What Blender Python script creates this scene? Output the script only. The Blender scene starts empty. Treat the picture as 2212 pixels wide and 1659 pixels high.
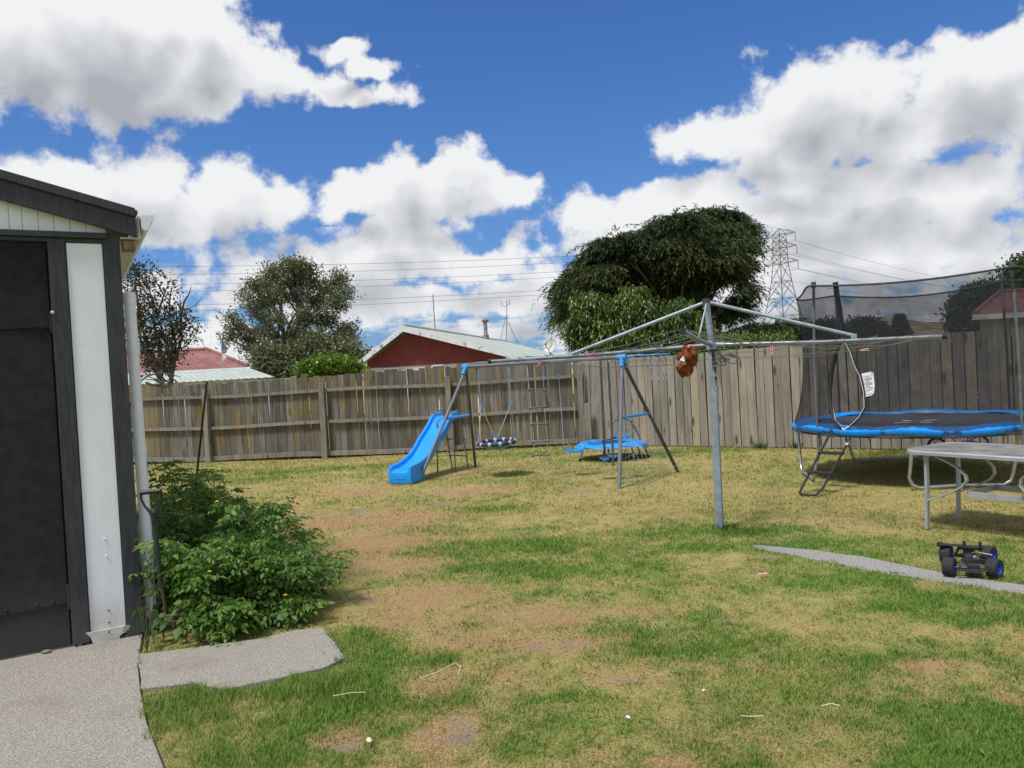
import bpy, math, random
import numpy as np
from mathutils import Vector, Matrix, noise as mnoise
random.seed(7); RNG = np.random.default_rng(11)
sc = bpy.context.scene
# ------------------------------------------------------------------ camera
HC = 1.65; PITCH = math.radians(1.0); ROLL = math.radians(3.1)
FP, CX, CY = 1661.6, 1106.0, 829.5          # focal length and centre, in pixels of a 2212 px wide picture
Fv = Vector((0, math.cos(PITCH), -math.sin(PITCH)))
r0 = Vector((1, 0, 0)); u0 = Vector((0, math.sin(PITCH), math.cos(PITCH)))
Rv = math.cos(ROLL)*r0 - math.sin(ROLL)*u0
Uv = math.sin(ROLL)*r0 + math.cos(ROLL)*u0
cam = bpy.data.cameras.new('camera'); cam.sensor_width = 36; cam.lens = 36*FP/2212
cam.clip_start = 0.05; cam.clip_end = 12000
camo = bpy.data.objects.new('camera', cam); sc.collection.objects.link(camo)
camo.matrix_world = Matrix(((Rv.x, Uv.x, -Fv.x, 0), (Rv.y, Uv.y, -Fv.y, 0), (Rv.z, Uv.z, -Fv.z, HC), (0, 0, 0, 1)))
sc.camera = camo
EYE = Vector((0, 0, HC))
def ray(x, y): return Fv + (x-CX)/FP*Rv - (y-CY)/FP*Uv
def G(x, y, z=0.0):
    d = ray(x, y); return EYE + d*((z-HC)/d.z)
def D(x, y, Y):
    d = ray(x, y); return EYE + d*(Y/d.y)
def PL(x, y, P, n):
    d = ray(x, y); return EYE + d*(n.dot(P-EYE)/n.dot(d))
def proj(P):
    q = P-EYE; z = Fv.dot(q); return CX+FP*Rv.dot(q)/z, CY-FP*Uv.dot(q)/z
def lerp(a, b, t): return a+(b-a)*t
# ------------------------------------------------------------------ colour management, world, sun
sc.view_settings.view_transform = 'Standard'; sc.view_settings.look = 'None'
sc.view_settings.gamma = 1; sc.view_settings.use_curve_mapping = False
sc.view_settings.exposure = 0.68
sc.cycles.max_bounces = 6; sc.cycles.transparent_max_bounces = 24; sc.cycles.diffuse_bounces = 3
sc.cycles.use_denoising = True
SUN_EL, SUN_DIR = math.radians(62), Vector((-0.72, -0.70, 0))
sun_to = Vector((SUN_DIR.normalized().x*math.cos(SUN_EL), SUN_DIR.normalized().y*math.cos(SUN_EL), math.sin(SUN_EL)))
sl = bpy.data.lights.new('sun', 'SUN'); sl.energy = 2.6; sl.angle = math.radians(11); sl.color = (1, .96, .90)
so = bpy.data.objects.new('sun', sl); sc.collection.objects.link(so); so.location = (-20, -10, 40)
so.rotation_euler = sun_to.to_track_quat('Z', 'Y').to_euler()
world = bpy.data.worlds.new('World'); sc.world = world; world.use_nodes = True
WN = world.node_tree; WN.nodes.clear()
class NB:
    """small node building helper"""
    def __init__(s, nt): s.nt = nt
    def n(s, t, **k):
        nd = s.nt.nodes.new(t)
        for a, b in k.items(): setattr(nd, a, b)
        return nd
    def put(s, sock, v):
        if isinstance(v, bpy.types.NodeSocket): s.nt.links.new(v, sock)
        elif v is not None:
            try: sock.default_value = v
            except Exception: sock.default_value = (v, v, v)
    def m(s, op, a, b=None, c=None, clamp=False):
        nd = s.n('ShaderNodeMath', operation=op, use_clamp=clamp); s.put(nd.inputs[0], a); s.put(nd.inputs[1], b)
        if c is not None: s.put(nd.inputs[2], c)
        return nd.outputs[0]
    def v(s, op, a, b=None, c=None):
        nd = s.n('ShaderNodeVectorMath', operation=op); s.put(nd.inputs[0], a); s.put(nd.inputs[1], b)
        if c is not None: s.put(nd.inputs[2], c)
        return nd.outputs['Value'] if op in ('LENGTH', 'DOT_PRODUCT') else nd.outputs[0]
    def noise(s, vec, scale, detail=3, rough=.5, dist=0, color=False):
        nd = s.n('ShaderNodeTexNoise'); s.put(nd.inputs['Vector'], vec); nd.inputs['Scale'].default_value = scale
        nd.inputs['Detail'].default_value = detail; nd.inputs['Roughness'].default_value = rough
        nd.inputs['Distortion'].default_value = dist
        return nd.outputs['Color' if color else 'Fac']
    def ss(s, x, a, b, lo=0.0, hi=1.0, kind='SMOOTHSTEP'):
        nd = s.n('ShaderNodeMapRange', interpolation_type=kind); s.put(nd.inputs[0], x)
        for i, q in enumerate((a, b, lo, hi)): s.put(nd.inputs[i+1], q)
        return nd.outputs[0]
    def mix(s, f, a, b, mode='MIX'):
        nd = s.n('ShaderNodeMix', data_type='RGBA', blend_type=mode); s.put(nd.inputs[0], f)
        s.put(nd.inputs[6], a); s.put(nd.inputs[7], b); return nd.outputs[2]
    def cmb(s, x, y, z):
        nd = s.n('ShaderNodeCombineXYZ'); s.put(nd.inputs[0], x); s.put(nd.inputs[1], y); s.put(nd.inputs[2], z); return nd.outputs[0]
    def sep(s, v):
        nd = s.n('ShaderNodeSeparateXYZ'); s.put(nd.inputs[0], v); return nd.outputs
def rgb(r, g, b):   # sRGB 0-255 to linear
    f = lambda c: ((c/255+.055)/1.055)**2.4 if c > 10 else c/255/12.92
    return (f(r), f(g), f(b), 1)
def build_world():
    # the cloud cover as one node group: P = (azimuth, elevation) in radians -> density
    g = bpy.data.node_groups.new('cloud_density', 'ShaderNodeTree')
    g.interface.new_socket('P', in_out='INPUT', socket_type='NodeSocketVector')
    g.interface.new_socket('D', in_out='OUTPUT', socket_type='NodeSocketFloat')
    b = NB(g); gi = b.n('NodeGroupInput'); go = b.n('NodeGroupOutput'); P = gi.outputs[0]
    w1 = b.v('SUBTRACT', b.noise(P, 5.0, 2, color=True), (.5, .5, .5))
    w2 = b.v('SUBTRACT', b.noise(P, 19.0, 3, color=True), (.5, .5, .5))
    Q = b.v('MULTIPLY_ADD', w1, (.10, .055, 0), P)
    Q = b.v('MULTIPLY_ADD', w2, (.035, .03, 0), Q)
    blobs = [  # clouds as overlapping masses: x, y, half width, half height
        (60, 90, 260, 150), (230, 90, 250, 150), (330, 170, 200, 115), (430, 110, 150, 105), (530, 150, 130, 75), (610, 165, 90, 38),
        (735, 105, 62, 24), (700, 190, 70, 34), (800, 150, 62, 26), (830, 205, 66, 28), (770, 215, 70, 22),
        (-40, 380, 200, 70), (60, 390, 120, 55), (170, 440, 150, 62), (330, 425, 150, 82), (480, 440, 150, 75), (600, 450, 90, 44), (300, 490, 250, 35),
        (760, 430, 110, 44), (880, 410, 100, 70), (990, 370, 92, 70), (1080, 420, 105, 55), (960, 445, 190, 40),
        (860, 510, 110, 48), (790, 570, 190, 62), (620, 610, 170, 42), (1000, 570, 200, 50), (1120, 640, 240, 44), (900, 650, 200, 44), (560, 640, 110, 30),
        (1760, 205, 170, 96), (1850, 250, 230, 105), (1620, 300, 190, 68), (1470, 315, 110, 42), (1690, 370, 150, 62), (2090, 190, 150, 105), (2230, 120, 110, 110), (2010, 270, 250, 85), (1940, 200, 120, 70), (2250, 230, 170, 110),
        (1290, 470, 130, 46), (1480, 440, 200, 56), (1780, 430, 320, 75), (2110, 410, 230, 64), (1900, 530, 420, 74), (1420, 520, 250, 62), (2180, 560, 220, 60), (1650, 620, 300, 50), (2000, 640, 260, 30), (1250, 590, 180, 42),
        (150, 640, 260, 40), (640, 720, 160, 18), (1060, 715, 170, 16), (450, 745, 120, 14), (1500, 710, 300, 26), (330, 610, 60, 44)]
    acc = None
    for (x, y, rx, ry) in blobs:
        d = ray(x, y).normalized(); az = math.atan2(d.x, d.y); el = math.asin(d.z)
        ca = math.cos(math.atan((x-CX)/FP))
        ra = rx/FP*ca*ca*1.04; re = ry/FP*ca*1.04
        L = b.v('LENGTH', b.v('MULTIPLY_ADD', Q, (1/ra, 1/re, 0), (-az/ra, -el/re, 0)))
        s = min(1.0, .42+re*6.5)
        e = b.m('MULTIPLY_ADD', L, -s, s)
        acc = e if acc is None else b.m('SMOOTH_MAX', acc, e, .10)
    # the sky outside the frame carries the same kind of broken cumulus
    az, el, _ = b.sep(P)
    front = b.m('MULTIPLY', b.ss(b.m('ABSOLUTE', az), .66, .80), 1.0)
    up = b.ss(el, .50, .62)
    outside = b.m('MAXIMUM', front, up)
    gen = b.m('MULTIPLY_ADD', b.noise(b.v('MULTIPLY', P, (1, 1.7, 1)), 3.1, 3), 2.6, -1.16)
    acc = b.m('ADD', b.m('MULTIPLY', acc, b.m('SUBTRACT', 1, outside)), b.m('MULTIPLY', gen, outside))
    # thin streaky cloud near the horizon
    st = b.noise(b.v('MULTIPLY', P, (6, 30, 1)), 1.0, 4, .6)
    low = b.m('MULTIPLY', b.ss(el, .01, .19, 1, 0), b.m('MULTIPLY_ADD', st, 2.0, -.86))
    acc = b.m('MAXIMUM', acc, b.m('ADD', low, b.ss(el, .19, .20, 0, -1)))
    f1 = b.m('SUBTRACT', b.noise(b.v('MULTIPLY', P, (1, 1.15, 1)), 13, 7, .60), .5)
    f2 = b.m('SUBTRACT', b.noise(P, 47, 5, .65), .5)
    vo = b.n('ShaderNodeTexVoronoi', feature='SMOOTH_F1'); b.put(vo.inputs['Vector'], b.v('MULTIPLY_ADD', w2, (.05, .05, 0), P)); vo.inputs['Scale'].default_value = 26; vo.inputs['Smoothness'].default_value = .6
    puff = b.m('MULTIPLY_ADD', vo.outputs['Distance'], -.50, .305)
    D_ = b.m('ADD', b.m('ADD', acc, puff), b.m('ADD', b.m('MULTIPLY', f1, .95), b.m('MULTIPLY', f2, .55)))
    g.interface.new_socket('S', in_out='OUTPUT', socket_type='NodeSocketFloat')
    S_ = b.m('ADD', acc, b.m('ADD', b.m('MULTIPLY', puff, .8), b.m('MULTIPLY', b.m('SUBTRACT', b.noise(P, 9, 3, .5), .5), .9)))
    g.links.new(D_, go.inputs[0]); g.links.new(S_, go.inputs[1])
    b = NB(WN)
    tc = b.n('ShaderNodeTexCoord'); d = b.v('NORMALIZE', tc.outputs['Generated'])
    x, y, z = b.sep(d)
    P = b.cmb(b.m('ARCTAN2', x, y), b.m('ARCSINE', z), 0)
    def dens(off):
        gn = b.n('ShaderNodeGroup'); gn.node_tree = g
        b.put(gn.inputs[0], b.v('ADD', P, off) if off else P); return gn.outputs[0], gn.outputs[1]
    (d0, s0), (d1, s1) = dens(None), dens((-.008, .045, 0))
    sky = b.n('ShaderNodeTexSky'); sky.sky_type = 'NISHITA'; sky.sun_disc = False
    sky.sun_elevation = SUN_EL; sky.sun_rotation = math.atan2(sun_to.x, sun_to.y)
    sky.air_density = 1.0; sky.dust_density = .9; sky.ozone_density = 3.0
    skc = b.mix(b.m('MULTIPLY', b.m('POWER', 2.718, b.m('MULTIPLY', b.m('MAXIMUM', z, 0), -5.5)), .62), b.mix(1, sky.outputs[0], SKYTINT, 'MULTIPLY'), (1.55, 2.55, 4.1, 1))   # pale air towards the horizon
    cover = b.m('MULTIPLY', b.ss(d0, -.03, .27), b.ss(z, -.02, .01))
    thick = b.ss(b.m('ADD', b.m('MULTIPLY', s0, .45), b.m('MULTIPLY', s1, .55)), .02, .95)
    fine = b.noise(P, 15, 6, .62)
    sh = b.m('ADD', b.m('MULTIPLY_ADD', thick, .80, .10), b.m('ADD', b.m('MULTIPLY_ADD', fine, .62, -.31), b.m('MULTIPLY_ADD', b.noise(P, 38, 5, .6), .34, -.17)))
    rim = b.m('MULTIPLY', b.m('SUBTRACT', s0, s1), .55)     # sunward edges brighter, undersides greyer
    sh = b.m('SUBTRACT', sh, rim, clamp=True)
    r = b.n('ShaderNodeValToRGB'); b.put(r.inputs[0], sh)
    cr = r.color_ramp; cr.elements[0].position = 0; cr.elements[0].color = (5.5, 5.55, 5.65, 1)
    cr.elements[1].position = 1; cr.elements[1].color = (2.6, 2.7, 2.95, 1)
    for p, c in ((.22, (4.75, 4.85, 5.02, 1)), (.5, (3.85, 3.95, 4.18, 1)), (.75, (3.2, 3.3, 3.55, 1))):
        e = cr.elements.new(p); e.color = c
    col = b.mix(cover, skc, r.outputs[0])
    bg = b.n('ShaderNodeBackground'); b.put(bg.inputs[0], col); bg.inputs[1].default_value = .1
    out = b.n('ShaderNodeOutputWorld'); WN.links.new(bg.outputs[0], out.inputs[0])
    world.cycles.sampling_method = 'MANUAL'; world.cycles.sample_map_resolution = 256
SKYTINT = (.245, .47, .79, 1)
build_world()
# ------------------------------------------------------------------ mesh and object helpers
W = {}
def vec(p): return Vector(p)
def frame(d):
    d = d.normalized(); a = Vector((0, 0, 1)) if abs(d.z) < .9 else Vector((1, 0, 0))
    s = d.cross(a).normalized(); return s, s.cross(d).normalized()
class MB:
    def __init__(s): s.v = []; s.f = []
    def box(s, c, size, R=None):
        c = vec(c); n = len(s.v)
        for sx in (-.5, .5):
            for sy in (-.5, .5):
                for sz in (-.5, .5):
                    q = Vector((sx*size[0], sy*size[1], sz*size[2])); s.v.append(c+(R @ q if R else q))
        for q in ((0, 1, 3, 2), (4, 6, 7, 5), (0, 4, 5, 1), (2, 3, 7, 6), (0, 2, 6, 4), (1, 5, 7, 3)): s.f.append([n+i for i in q])
        return s
    def beam(s, a, b_, w, h, up=Vector((0, 0, 1))):
        a, b_ = vec(a), vec(b_); d = (b_-a); L = d.length; d = d/L
        sd = d.cross(vec(up))
        if sd.length < 1e-3: sd = d.cross(Vector((1, 0, 0)))
        sd.normalize(); u = sd.cross(d)
        return s.box((a+b_)/2, (L, w, h), Matrix((d, sd, u)).transposed())
    def tube(s, pts, r, n=8, caps=True):
        pts = [vec(p) for p in pts]; k = len(pts); rr = r if isinstance(r, (list, tuple)) else [r]*k
        prev = None; base = len(s.v)
        for i, p in enumerate(pts):
            t = (pts[min(i+1, k-1)]-pts[max(i-1, 0)])
            if t.length < 1e-9: t = Vector((0, 0, 1))
            t.normalize()
            if prev is None: e1, e2 = frame(t)
            else:
                e1 = prev-t*prev.dot(t)
                if e1.length < 1e-6: e1, _ = frame(t)
                e1.normalize(); e2 = e1.cross(t)
            prev = e1
            for j in range(n):
                a = 2*math.pi*j/n; s.v.append(p+(e1*math.cos(a)+e2*math.sin(a))*rr[i])
        for i in range(k-1):
            for j in range(n):
                a = base+i*n+j; b_ = base+i*n+(j+1) % n; s.f.append([a, b_, b_+n, a+n])
        if caps: s.f.append([base+j for j in range(n)][::-1]); s.f.append([base+(k-1)*n+j for j in range(n)])
        return s
    def ell(s, c, r, R=None, nu=14, nv=8):
        c = vec(c); r = (r, r, r) if isinstance(r, (int, float)) else r; base = len(s.v)
        for i in range(nv+1):
            th = math.pi*i/nv
            for j in range(nu):
                ph = 2*math.pi*j/nu
                q = Vector((r[0]*math.sin(th)*math.cos(ph), r[1]*math.sin(th)*math.sin(ph), r[2]*math.cos(th)))
                s.v.append(c+(R @ q if R else q))
        for i in range(nv):
            for j in range(nu):
                a = base+i*nu+j; b_ = base+i*nu+(j+1) % nu; s.f.append([a, a+nu, b_+nu, b_])
        return s
    def lathe(s, prof, c, axis=Vector((0, 0, 1)), n=24, closed=False):
        c = vec(c); axis = vec(axis).normalized(); e1, e2 = frame(axis); base = len(s.v); k = len(prof)
        for (r, h) in prof:
            for j in range(n):
                a = 2*math.pi*j/n; s.v.append(c+axis*h+(e1*math.cos(a)+e2*math.sin(a))*r)
        for i in range(k if closed else k-1):
            i2 = (i+1) % k
            for j in range(n):
                s.f.append([base+i*n+j, base+i*n+(j+1) % n, base+i2*n+(j+1) % n, base+i2*n+j])
        return s
    def poly(s, pts):
        n = len(s.v); s.v += [vec(p) for p in pts]; s.f.append(list(range(n, n+len(pts)))); return s
    def slab(s, pts, off):
        """closed prism: polygon pts extruded by vector off"""
        n = len(s.v); k = len(pts); off = vec(off); s.v += [vec(p) for p in pts]+[vec(p)+off for p in pts]
        s.f.append(list(range(n, n+k))[::-1]); s.f.append(list(range(n+k, n+2*k)))
        for i in range(k): j = (i+1) % k; s.f.append([n+i, n+j, n+k+j, n+k+i])
        return s
    def sheet(s, grid):
        """grid of points [i][j]"""
        n = len(s.v); a = len(grid); b_ = len(grid[0])
        for row in grid: s.v += [vec(p) for p in row]
        for i in range(a-1):
            for j in range(b_-1): q = n+i*b_+j; s.f.append([q, q+1, q+b_+1, q+b_])
        return s
    def mesh(s, name, mat, org=Vector((0, 0, 0)), smooth=False):
        me = bpy.data.meshes.new(name); me.from_pydata([tuple(p-org) for p in s.v], [], s.f); me.materials.append(mat)
        if smooth: me.polygons.foreach_set('use_smooth', [True]*len(me.polygons))
        me.update(); return me
    def build(s, name, mat, parent=None, smooth=False, bevel=0, loc=None, label=None, kind=None):
        org = W[parent.name] if parent else (vec(loc) if loc is not None else Vector((0, 0, 0)))
        me = s.mesh(name, mat, org, smooth); o = bpy.data.objects.new(name, me); sc.collection.objects.link(o)
        if parent: o.parent = parent
        else: o.location = org
        W[o.name] = org
        if bevel:
            bv = o.modifiers.new('bevel', 'BEVEL'); bv.width = bevel; bv.segments = 2; bv.limit_method = 'ANGLE'
        if smooth and len(s.f) < 200000: auto_smooth(me)
        if label: o['label'] = label
        if kind: o['kind'] = kind
        return o
def auto_smooth(me, ang=40):
    try: me.set_sharp_from_angle(angle=math.radians(ang))
    except Exception: pass
def tag(o, label=None, cat=None, group=None, kind=None):
    if label: o['label'] = label
    if cat: o['category'] = cat
    if group: o['group'] = group
    if kind: o['kind'] = kind
    return o
def thing(name, loc, label, cat, group=None):
    o = bpy.data.objects.new(name, None); sc.collection.objects.link(o); o.location = loc; o.empty_display_size = .1
    W[o.name] = vec(loc); return tag(o, label, cat, group)
def npmesh(name, V, F, mat, parent=None, col=None, kind=None, smooth=False, org=None):
    """V (n,3), F (m,k) arrays to one object"""
    og = np.array(W[parent.name]) if parent else (np.zeros(3) if org is None else np.array(org))
    V = V-og; me = bpy.data.meshes.new(name); nv, (m, k) = len(V), F.shape
    me.vertices.add(nv); me.vertices.foreach_set('co', V.astype(np.float32).ravel())
    me.loops.add(m*k); me.loops.foreach_set('vertex_index', F.astype(np.int32).ravel())
    me.polygons.add(m); me.polygons.foreach_set('loop_start', np.arange(0, m*k, k, dtype=np.int32))
    if col is not None:
        ca = me.color_attributes.new('Col', 'FLOAT_COLOR', 'POINT')
        ca.data.foreach_set('color', np.concatenate([col, np.ones((nv, 1))], 1).astype(np.float32).ravel())
    if smooth: me.polygons.foreach_set('use_smooth', np.ones(m, bool))
    me.materials.append(mat); me.update(calc_edges=True)
    o = bpy.data.objects.new(name, me); sc.collection.objects.link(o)
    if parent: o.parent = parent
    elif org is not None: o.location = org
    W[o.name] = vec(og)
    if kind: o['kind'] = kind
    return o
# ------------------------------------------------------------------ materials
def pm(name, c1, c2=None, scale=6, stretch=(1, 1, 1), rough=.6, metal=0, bump=0, bscale=80, rnd=0, detail=5,
       thr=(.35, .65), spec=.5, dirt=None, dirt_scale=3, dirt_thr=(.55, .75), world_dirt=None, coat=0, rough2=None):
    mt = bpy.data.materials.new(name); mt.use_nodes = True; nt = mt.node_tree; b = NB(nt)
    bs = nt.nodes['Principled BSDF']; tc = b.n('ShaderNodeTexCoord'); oi = b.n('ShaderNodeObjectInfo')
    off = b.v('MULTIPLY', b.cmb(oi.outputs['Random'], oi.outputs['Random'], oi.outputs['Random']), (37, 91, 53)) if rnd else None
    P = b.v('ADD', tc.outputs['Object'], off) if rnd else tc.outputs['Object']
    PS = b.v('MULTIPLY', P, stretch)
    f = b.ss(b.noise(PS, scale, detail, .6), thr[0], thr[1])
    col = b.mix(f, c1, c2 if c2 else c1)
    if rnd:
        rn = b.m('MULTIPLY_ADD', oi.outputs['Random'], 2*rnd, 1-rnd)
        col = b.mix(1, col, b.cmb(rn, rn, rn), 'MULTIPLY')
    if dirt:
        col = b.mix(b.ss(b.noise(P, dirt_scale, 6, .65), dirt_thr[0], dirt_thr[1]), col, dirt)
    b.put(bs.inputs['Base Color'], col)
    bs.inputs['Roughness'].default_value = rough; bs.inputs['Metallic'].default_value = metal
    if rough2 is not None: b.put(bs.inputs['Roughness'], b.ss(b.noise(P, scale*2.3, 5, .6), .3, .7, rough, rough2))
    bs.inputs['Specular IOR Level'].default_value = spec
    if coat: bs.inputs['Coat Weight'].default_value = coat; bs.inputs['Coat Roughness'].default_value = .12
    if bump:
        bp = b.n('ShaderNodeBump'); bp.inputs['Strength'].default_value = bump; bp.inputs['Distance'].default_value = .01
        b.put(bp.inputs['Height'], b.noise(PS, bscale, 4, .6)); b.put(bs.inputs['Normal'], bp.outputs[0])
    return mt
def leafmat(name, cols, trans=.35, rough=.5, clump=1.2, spec=.35):
    """leaf colours by random per leaf, translucent"""
    mt = bpy.data.materials.new(name); mt.use_nodes = True; nt = mt.node_tree; b = NB(nt); nt.nodes.clear()
    ge = b.n('ShaderNodeNewGeometry'); r = b.n('ShaderNodeValToRGB'); tc = b.n('ShaderNodeTexCoord')
    v_ = b.m('ADD', b.m('MULTIPLY', ge.outputs['Random Per Island'], .6), b.m('MULTIPLY_ADD', b.noise(tc.outputs['Object'], clump, 3), 1.3, -.45), clamp=True)
    b.put(r.inputs[0], v_); cr = r.color_ramp
    for i, c in enumerate(cols):
        p = i/(len(cols)-1) if len(cols) > 1 else 0
        if i < 2: cr.elements[i].position = p; cr.elements[i].color = c
        else: e = cr.elements.new(p); e.color = c
    if len(cols) > 2: cr.elements[1].position = 1/(len(cols)-1)
    for i, c in enumerate(cols): cr.elements[i].color = c; 
    bs = b.n('ShaderNodeBsdfPrincipled'); b.put(bs.inputs['Base Color'], r.outputs[0]); bs.inputs['Roughness'].default_value = rough
    bs.inputs['Specular IOR Level'].default_value = spec
    tr = b.n('ShaderNodeBsdfTranslucent'); b.put(tr.inputs[0], b.mix(1, r.outputs[0], (1.3, 1.35, .6, 1), 'MULTIPLY'))
    mx = b.n('ShaderNodeMixShader'); mx.inputs[0].default_value = trans
    nt.links.new(bs.outputs[0], mx.inputs[1]); nt.links.new(tr.outputs[0], mx.inputs[2])
    out = b.n('ShaderNodeOutputMaterial'); nt.links.new(mx.outputs[0], out.inputs[0]); return mt
def L(*c): return (c[0], c[1], c[2], 1)
# ------------------------------------------------------------------ lawn: where it is green, dry or bare
def hash2(ix, iy, s):
    h = (ix*374761393+iy*668265263+s*1442695041) & 0xffffffff
    h = ((h ^ (h >> 13))*1274126177) & 0xffffffff
    return ((h ^ (h >> 16)) & 0xffff)/65535.0
def vnoise(x, y, s=0):
    ix = np.floor(x).astype(np.int64); iy = np.floor(y).astype(np.int64); fx = x-ix; fy = y-iy
    fx = fx*fx*(3-2*fx); fy = fy*fy*(3-2*fy)
    a = hash2(ix, iy, s); b_ = hash2(ix+1, iy, s); c = hash2(ix, iy+1, s); d = hash2(ix+1, iy+1, s)
    return (a*(1-fx)+b_*fx)*(1-fy)+(c*(1-fx)+d*fx)*fy
def fbm(x, y, s=0, o=4):
    t = 0; a = .5; n = 0
    for i in range(o):
        ca, sa = math.cos(.6+1.1*i+s), math.sin(.6+1.1*i+s); xr, yr = x*ca-y*sa, x*sa+y*ca
        t = t+a*vnoise(xr*2**i+17.3*i, yr*2**i+5.1*i, s+i); n += a; a *= .55
    return t/n
# (x, y, half width, half height) of patches as seen in the photograph, laid out on the ground
GREEN = [(1200, 1168, 280, 26), (1430, 1148, 170, 26), (1100, 1142, 160, 12), (1620, 1150, 130, 20), (420, 1540, 260, 85), (700, 1540, 200, 90), (520, 1620, 260, 60), (800, 1430, 150, 60), (1250, 1560, 230, 60), (1700, 1500, 330, 90),
         (2000, 1560, 300, 90), (1750, 1260, 250, 28), (2000, 1300, 240, 22), (2150, 1330, 170, 26), (1060, 1225, 130, 16), (955, 1424, 60, 18), (1000, 1510, 90, 28), (1150, 1600, 180, 40),
         (1300, 1230, 260, 22), (1480, 1180, 220, 20), (760, 1010, 420, 9), (1180, 978, 140, 9), (1500, 975, 260, 9), (1900, 980, 200, 8), (560, 1035, 90, 8), (760, 1380, 130, 40), (1260, 1505, 120, 20), (1560, 1400, 260, 50), (920, 1240, 70, 8), (880, 1190, 60, 8), (1000, 1172, 80, 8), (1900, 1200, 260, 14), (700, 1086, 40, 5),
         (1060, 1098, 120, 9), (1900, 1420, 300, 40), (1700, 1180, 130, 14)]
BROWN = [(860, 1120, 170, 30), (820, 1170, 150, 30), (830, 1220, 130, 28), (930, 1290, 190, 32), (1100, 1330, 230, 38), (870, 1340, 110, 22), (1180, 1385, 190, 34), (960, 1470, 90, 60), (960, 1575, 85, 60), (740, 1590, 90, 40),
         (1010, 1060, 120, 9), (780, 1060, 90, 10), (2180, 1510, 60, 40), (2010, 1434, 70, 18), (520, 1518, 36, 12), (1330, 1460, 100, 20), (1010, 1385, 120, 34), (1100, 1450, 60, 30), (1450, 1640, 70, 20), (1340, 1320, 160, 16), (700, 1130, 90, 22), (620, 1100, 60, 14)]
BARE = [(755, 1106, 46, 9), (955, 1083, 52, 9), (1252, 1058, 34, 7), (680, 1108, 60, 8), (980, 1364, 34, 10), (1180, 1388, 90, 14), (1375, 1462, 55, 11), (740, 1600, 46, 14), (970, 1560, 60, 26), (790, 1290, 46, 9), (1100, 1410, 60, 9), (930, 1240, 30, 6), (1570, 1338, 26, 7), (320, 1640, 60, 20), (1000, 1580, 40, 16)]
def epatch(X, Y, lst, soft=.45, sd=3):
    wob = (fbm(X*1.9, Y*1.9, sd, 4)-.5)*1.5+(fbm(X*7, Y*7, sd+9, 3)-.5)*.7; out = np.zeros_like(X)
    for (px, py, rx, ry) in lst:
        c = G(px, py); dpt = c.y; ax = rx*dpt/FP; ay = ry*dpt*dpt/(FP*HC)
        d = np.sqrt(((X-c.x)/ax)**2+((Y-c.y)/ay)**2)+wob
        out = np.maximum(out, np.clip((1.15-d)/soft, 0, 1))
    return out
def lawn_fields(X, Y):
    g = epatch(X, Y, GREEN, 1.9, 3); br = epatch(X, Y, BROWN, 1.2, 23); ba = epatch(X, Y, BARE, .5, 41)*np.clip((fbm(X*6, Y*6, 205, 4)-.36)*5, 0, 1)
    n = fbm(X*1.1, Y*1.1, 5); n2 = fbm(X*4.3, Y*4.3, 8)
    base_green = np.clip((n-.5)*3.2+.46+(n2-.5)*1.5, 0, 1)
    near = np.clip((9.0-Y)/5.0, 0, 1)                       # the far lawn is drier
    base_green = base_green*(.42+.58*near)
    fine = fbm(X*13, Y*11, 301, 3)
    g = np.clip(.10+.16*near+.66*base_green+g*.90+(fine-.5)*.9, 0, 1)*(1-.85*br)
    br = np.clip(br*(2.2*fbm(X*5, Y*5, 77)+.15), 0, 1); ba = np.clip(ba*(.5+1.0*fbm(X*9, Y*9, 78)), 0, 1)
    return g, br, ba
C_G1 = np.array([.085, .180, .026]); C_G2 = np.array([.185, .285, .045]); C_DRY = np.array([.410, .320, .128]); C_BR = np.array([.370, .238, .120]); C_BA = np.array([.265, .205, .138])
def lawn_color(X, Y, g, br, ba, r=None):
    k = fbm(X*2.2, Y*2.2, 61)[:, None]; green = C_G1*(1-k)+C_G2*k
    c = C_DRY*(1-g[:, None])+green*g[:, None]
    c = c*(1-br[:, None])+C_BR*br[:, None]; c = c*(1-ba[:, None])+C_BA*ba[:, None]
    return c
def colmat(name, rough=.8, trans=0, noise_amt=.3, bump=.6):
    mt = bpy.data.materials.new(name); mt.use_nodes = True; nt = mt.node_tree; b = NB(nt); nt.nodes.clear()
    at = b.n('ShaderNodeVertexColor', layer_name='Col'); tc = b.n('ShaderNodeTexCoord')
    nz = b.ss(b.noise(tc.outputs['Object'], 90, 4, .7), .25, .75, 1-noise_amt, 1+noise_amt)
    col = b.mix(1, at.outputs[0], b.cmb(nz, nz, nz), 'MULTIPLY')
    bs = b.n('ShaderNodeBsdfPrincipled'); b.put(bs.inputs['Base Color'], col); bs.inputs['Roughness'].default_value = rough
    bs.inputs['Specular IOR Level'].default_value = .25
    o_ = bs.outputs[0]
    if bump:
        bp = b.n('ShaderNodeBump'); bp.inputs['Strength'].default_value = bump; bp.inputs['Distance'].default_value = .02
        b.put(bp.inputs['Height'], b.noise(tc.outputs['Object'], 55, 5, .7)); b.put(bs.inputs['Normal'], bp.outputs[0])
    if trans:
        tr = b.n('ShaderNodeBsdfTranslucent'); b.put(tr.inputs[0], col); mx = b.n('ShaderNodeMixShader'); mx.inputs[0].default_value = trans
        nt.links.new(o_, mx.inputs[1]); nt.links.new(tr.outputs[0], mx.inputs[2]); o_ = mx.outputs[0]
    out = b.n('ShaderNodeOutputMaterial'); nt.links.new(o_, out.inputs[0]); return mt
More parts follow.
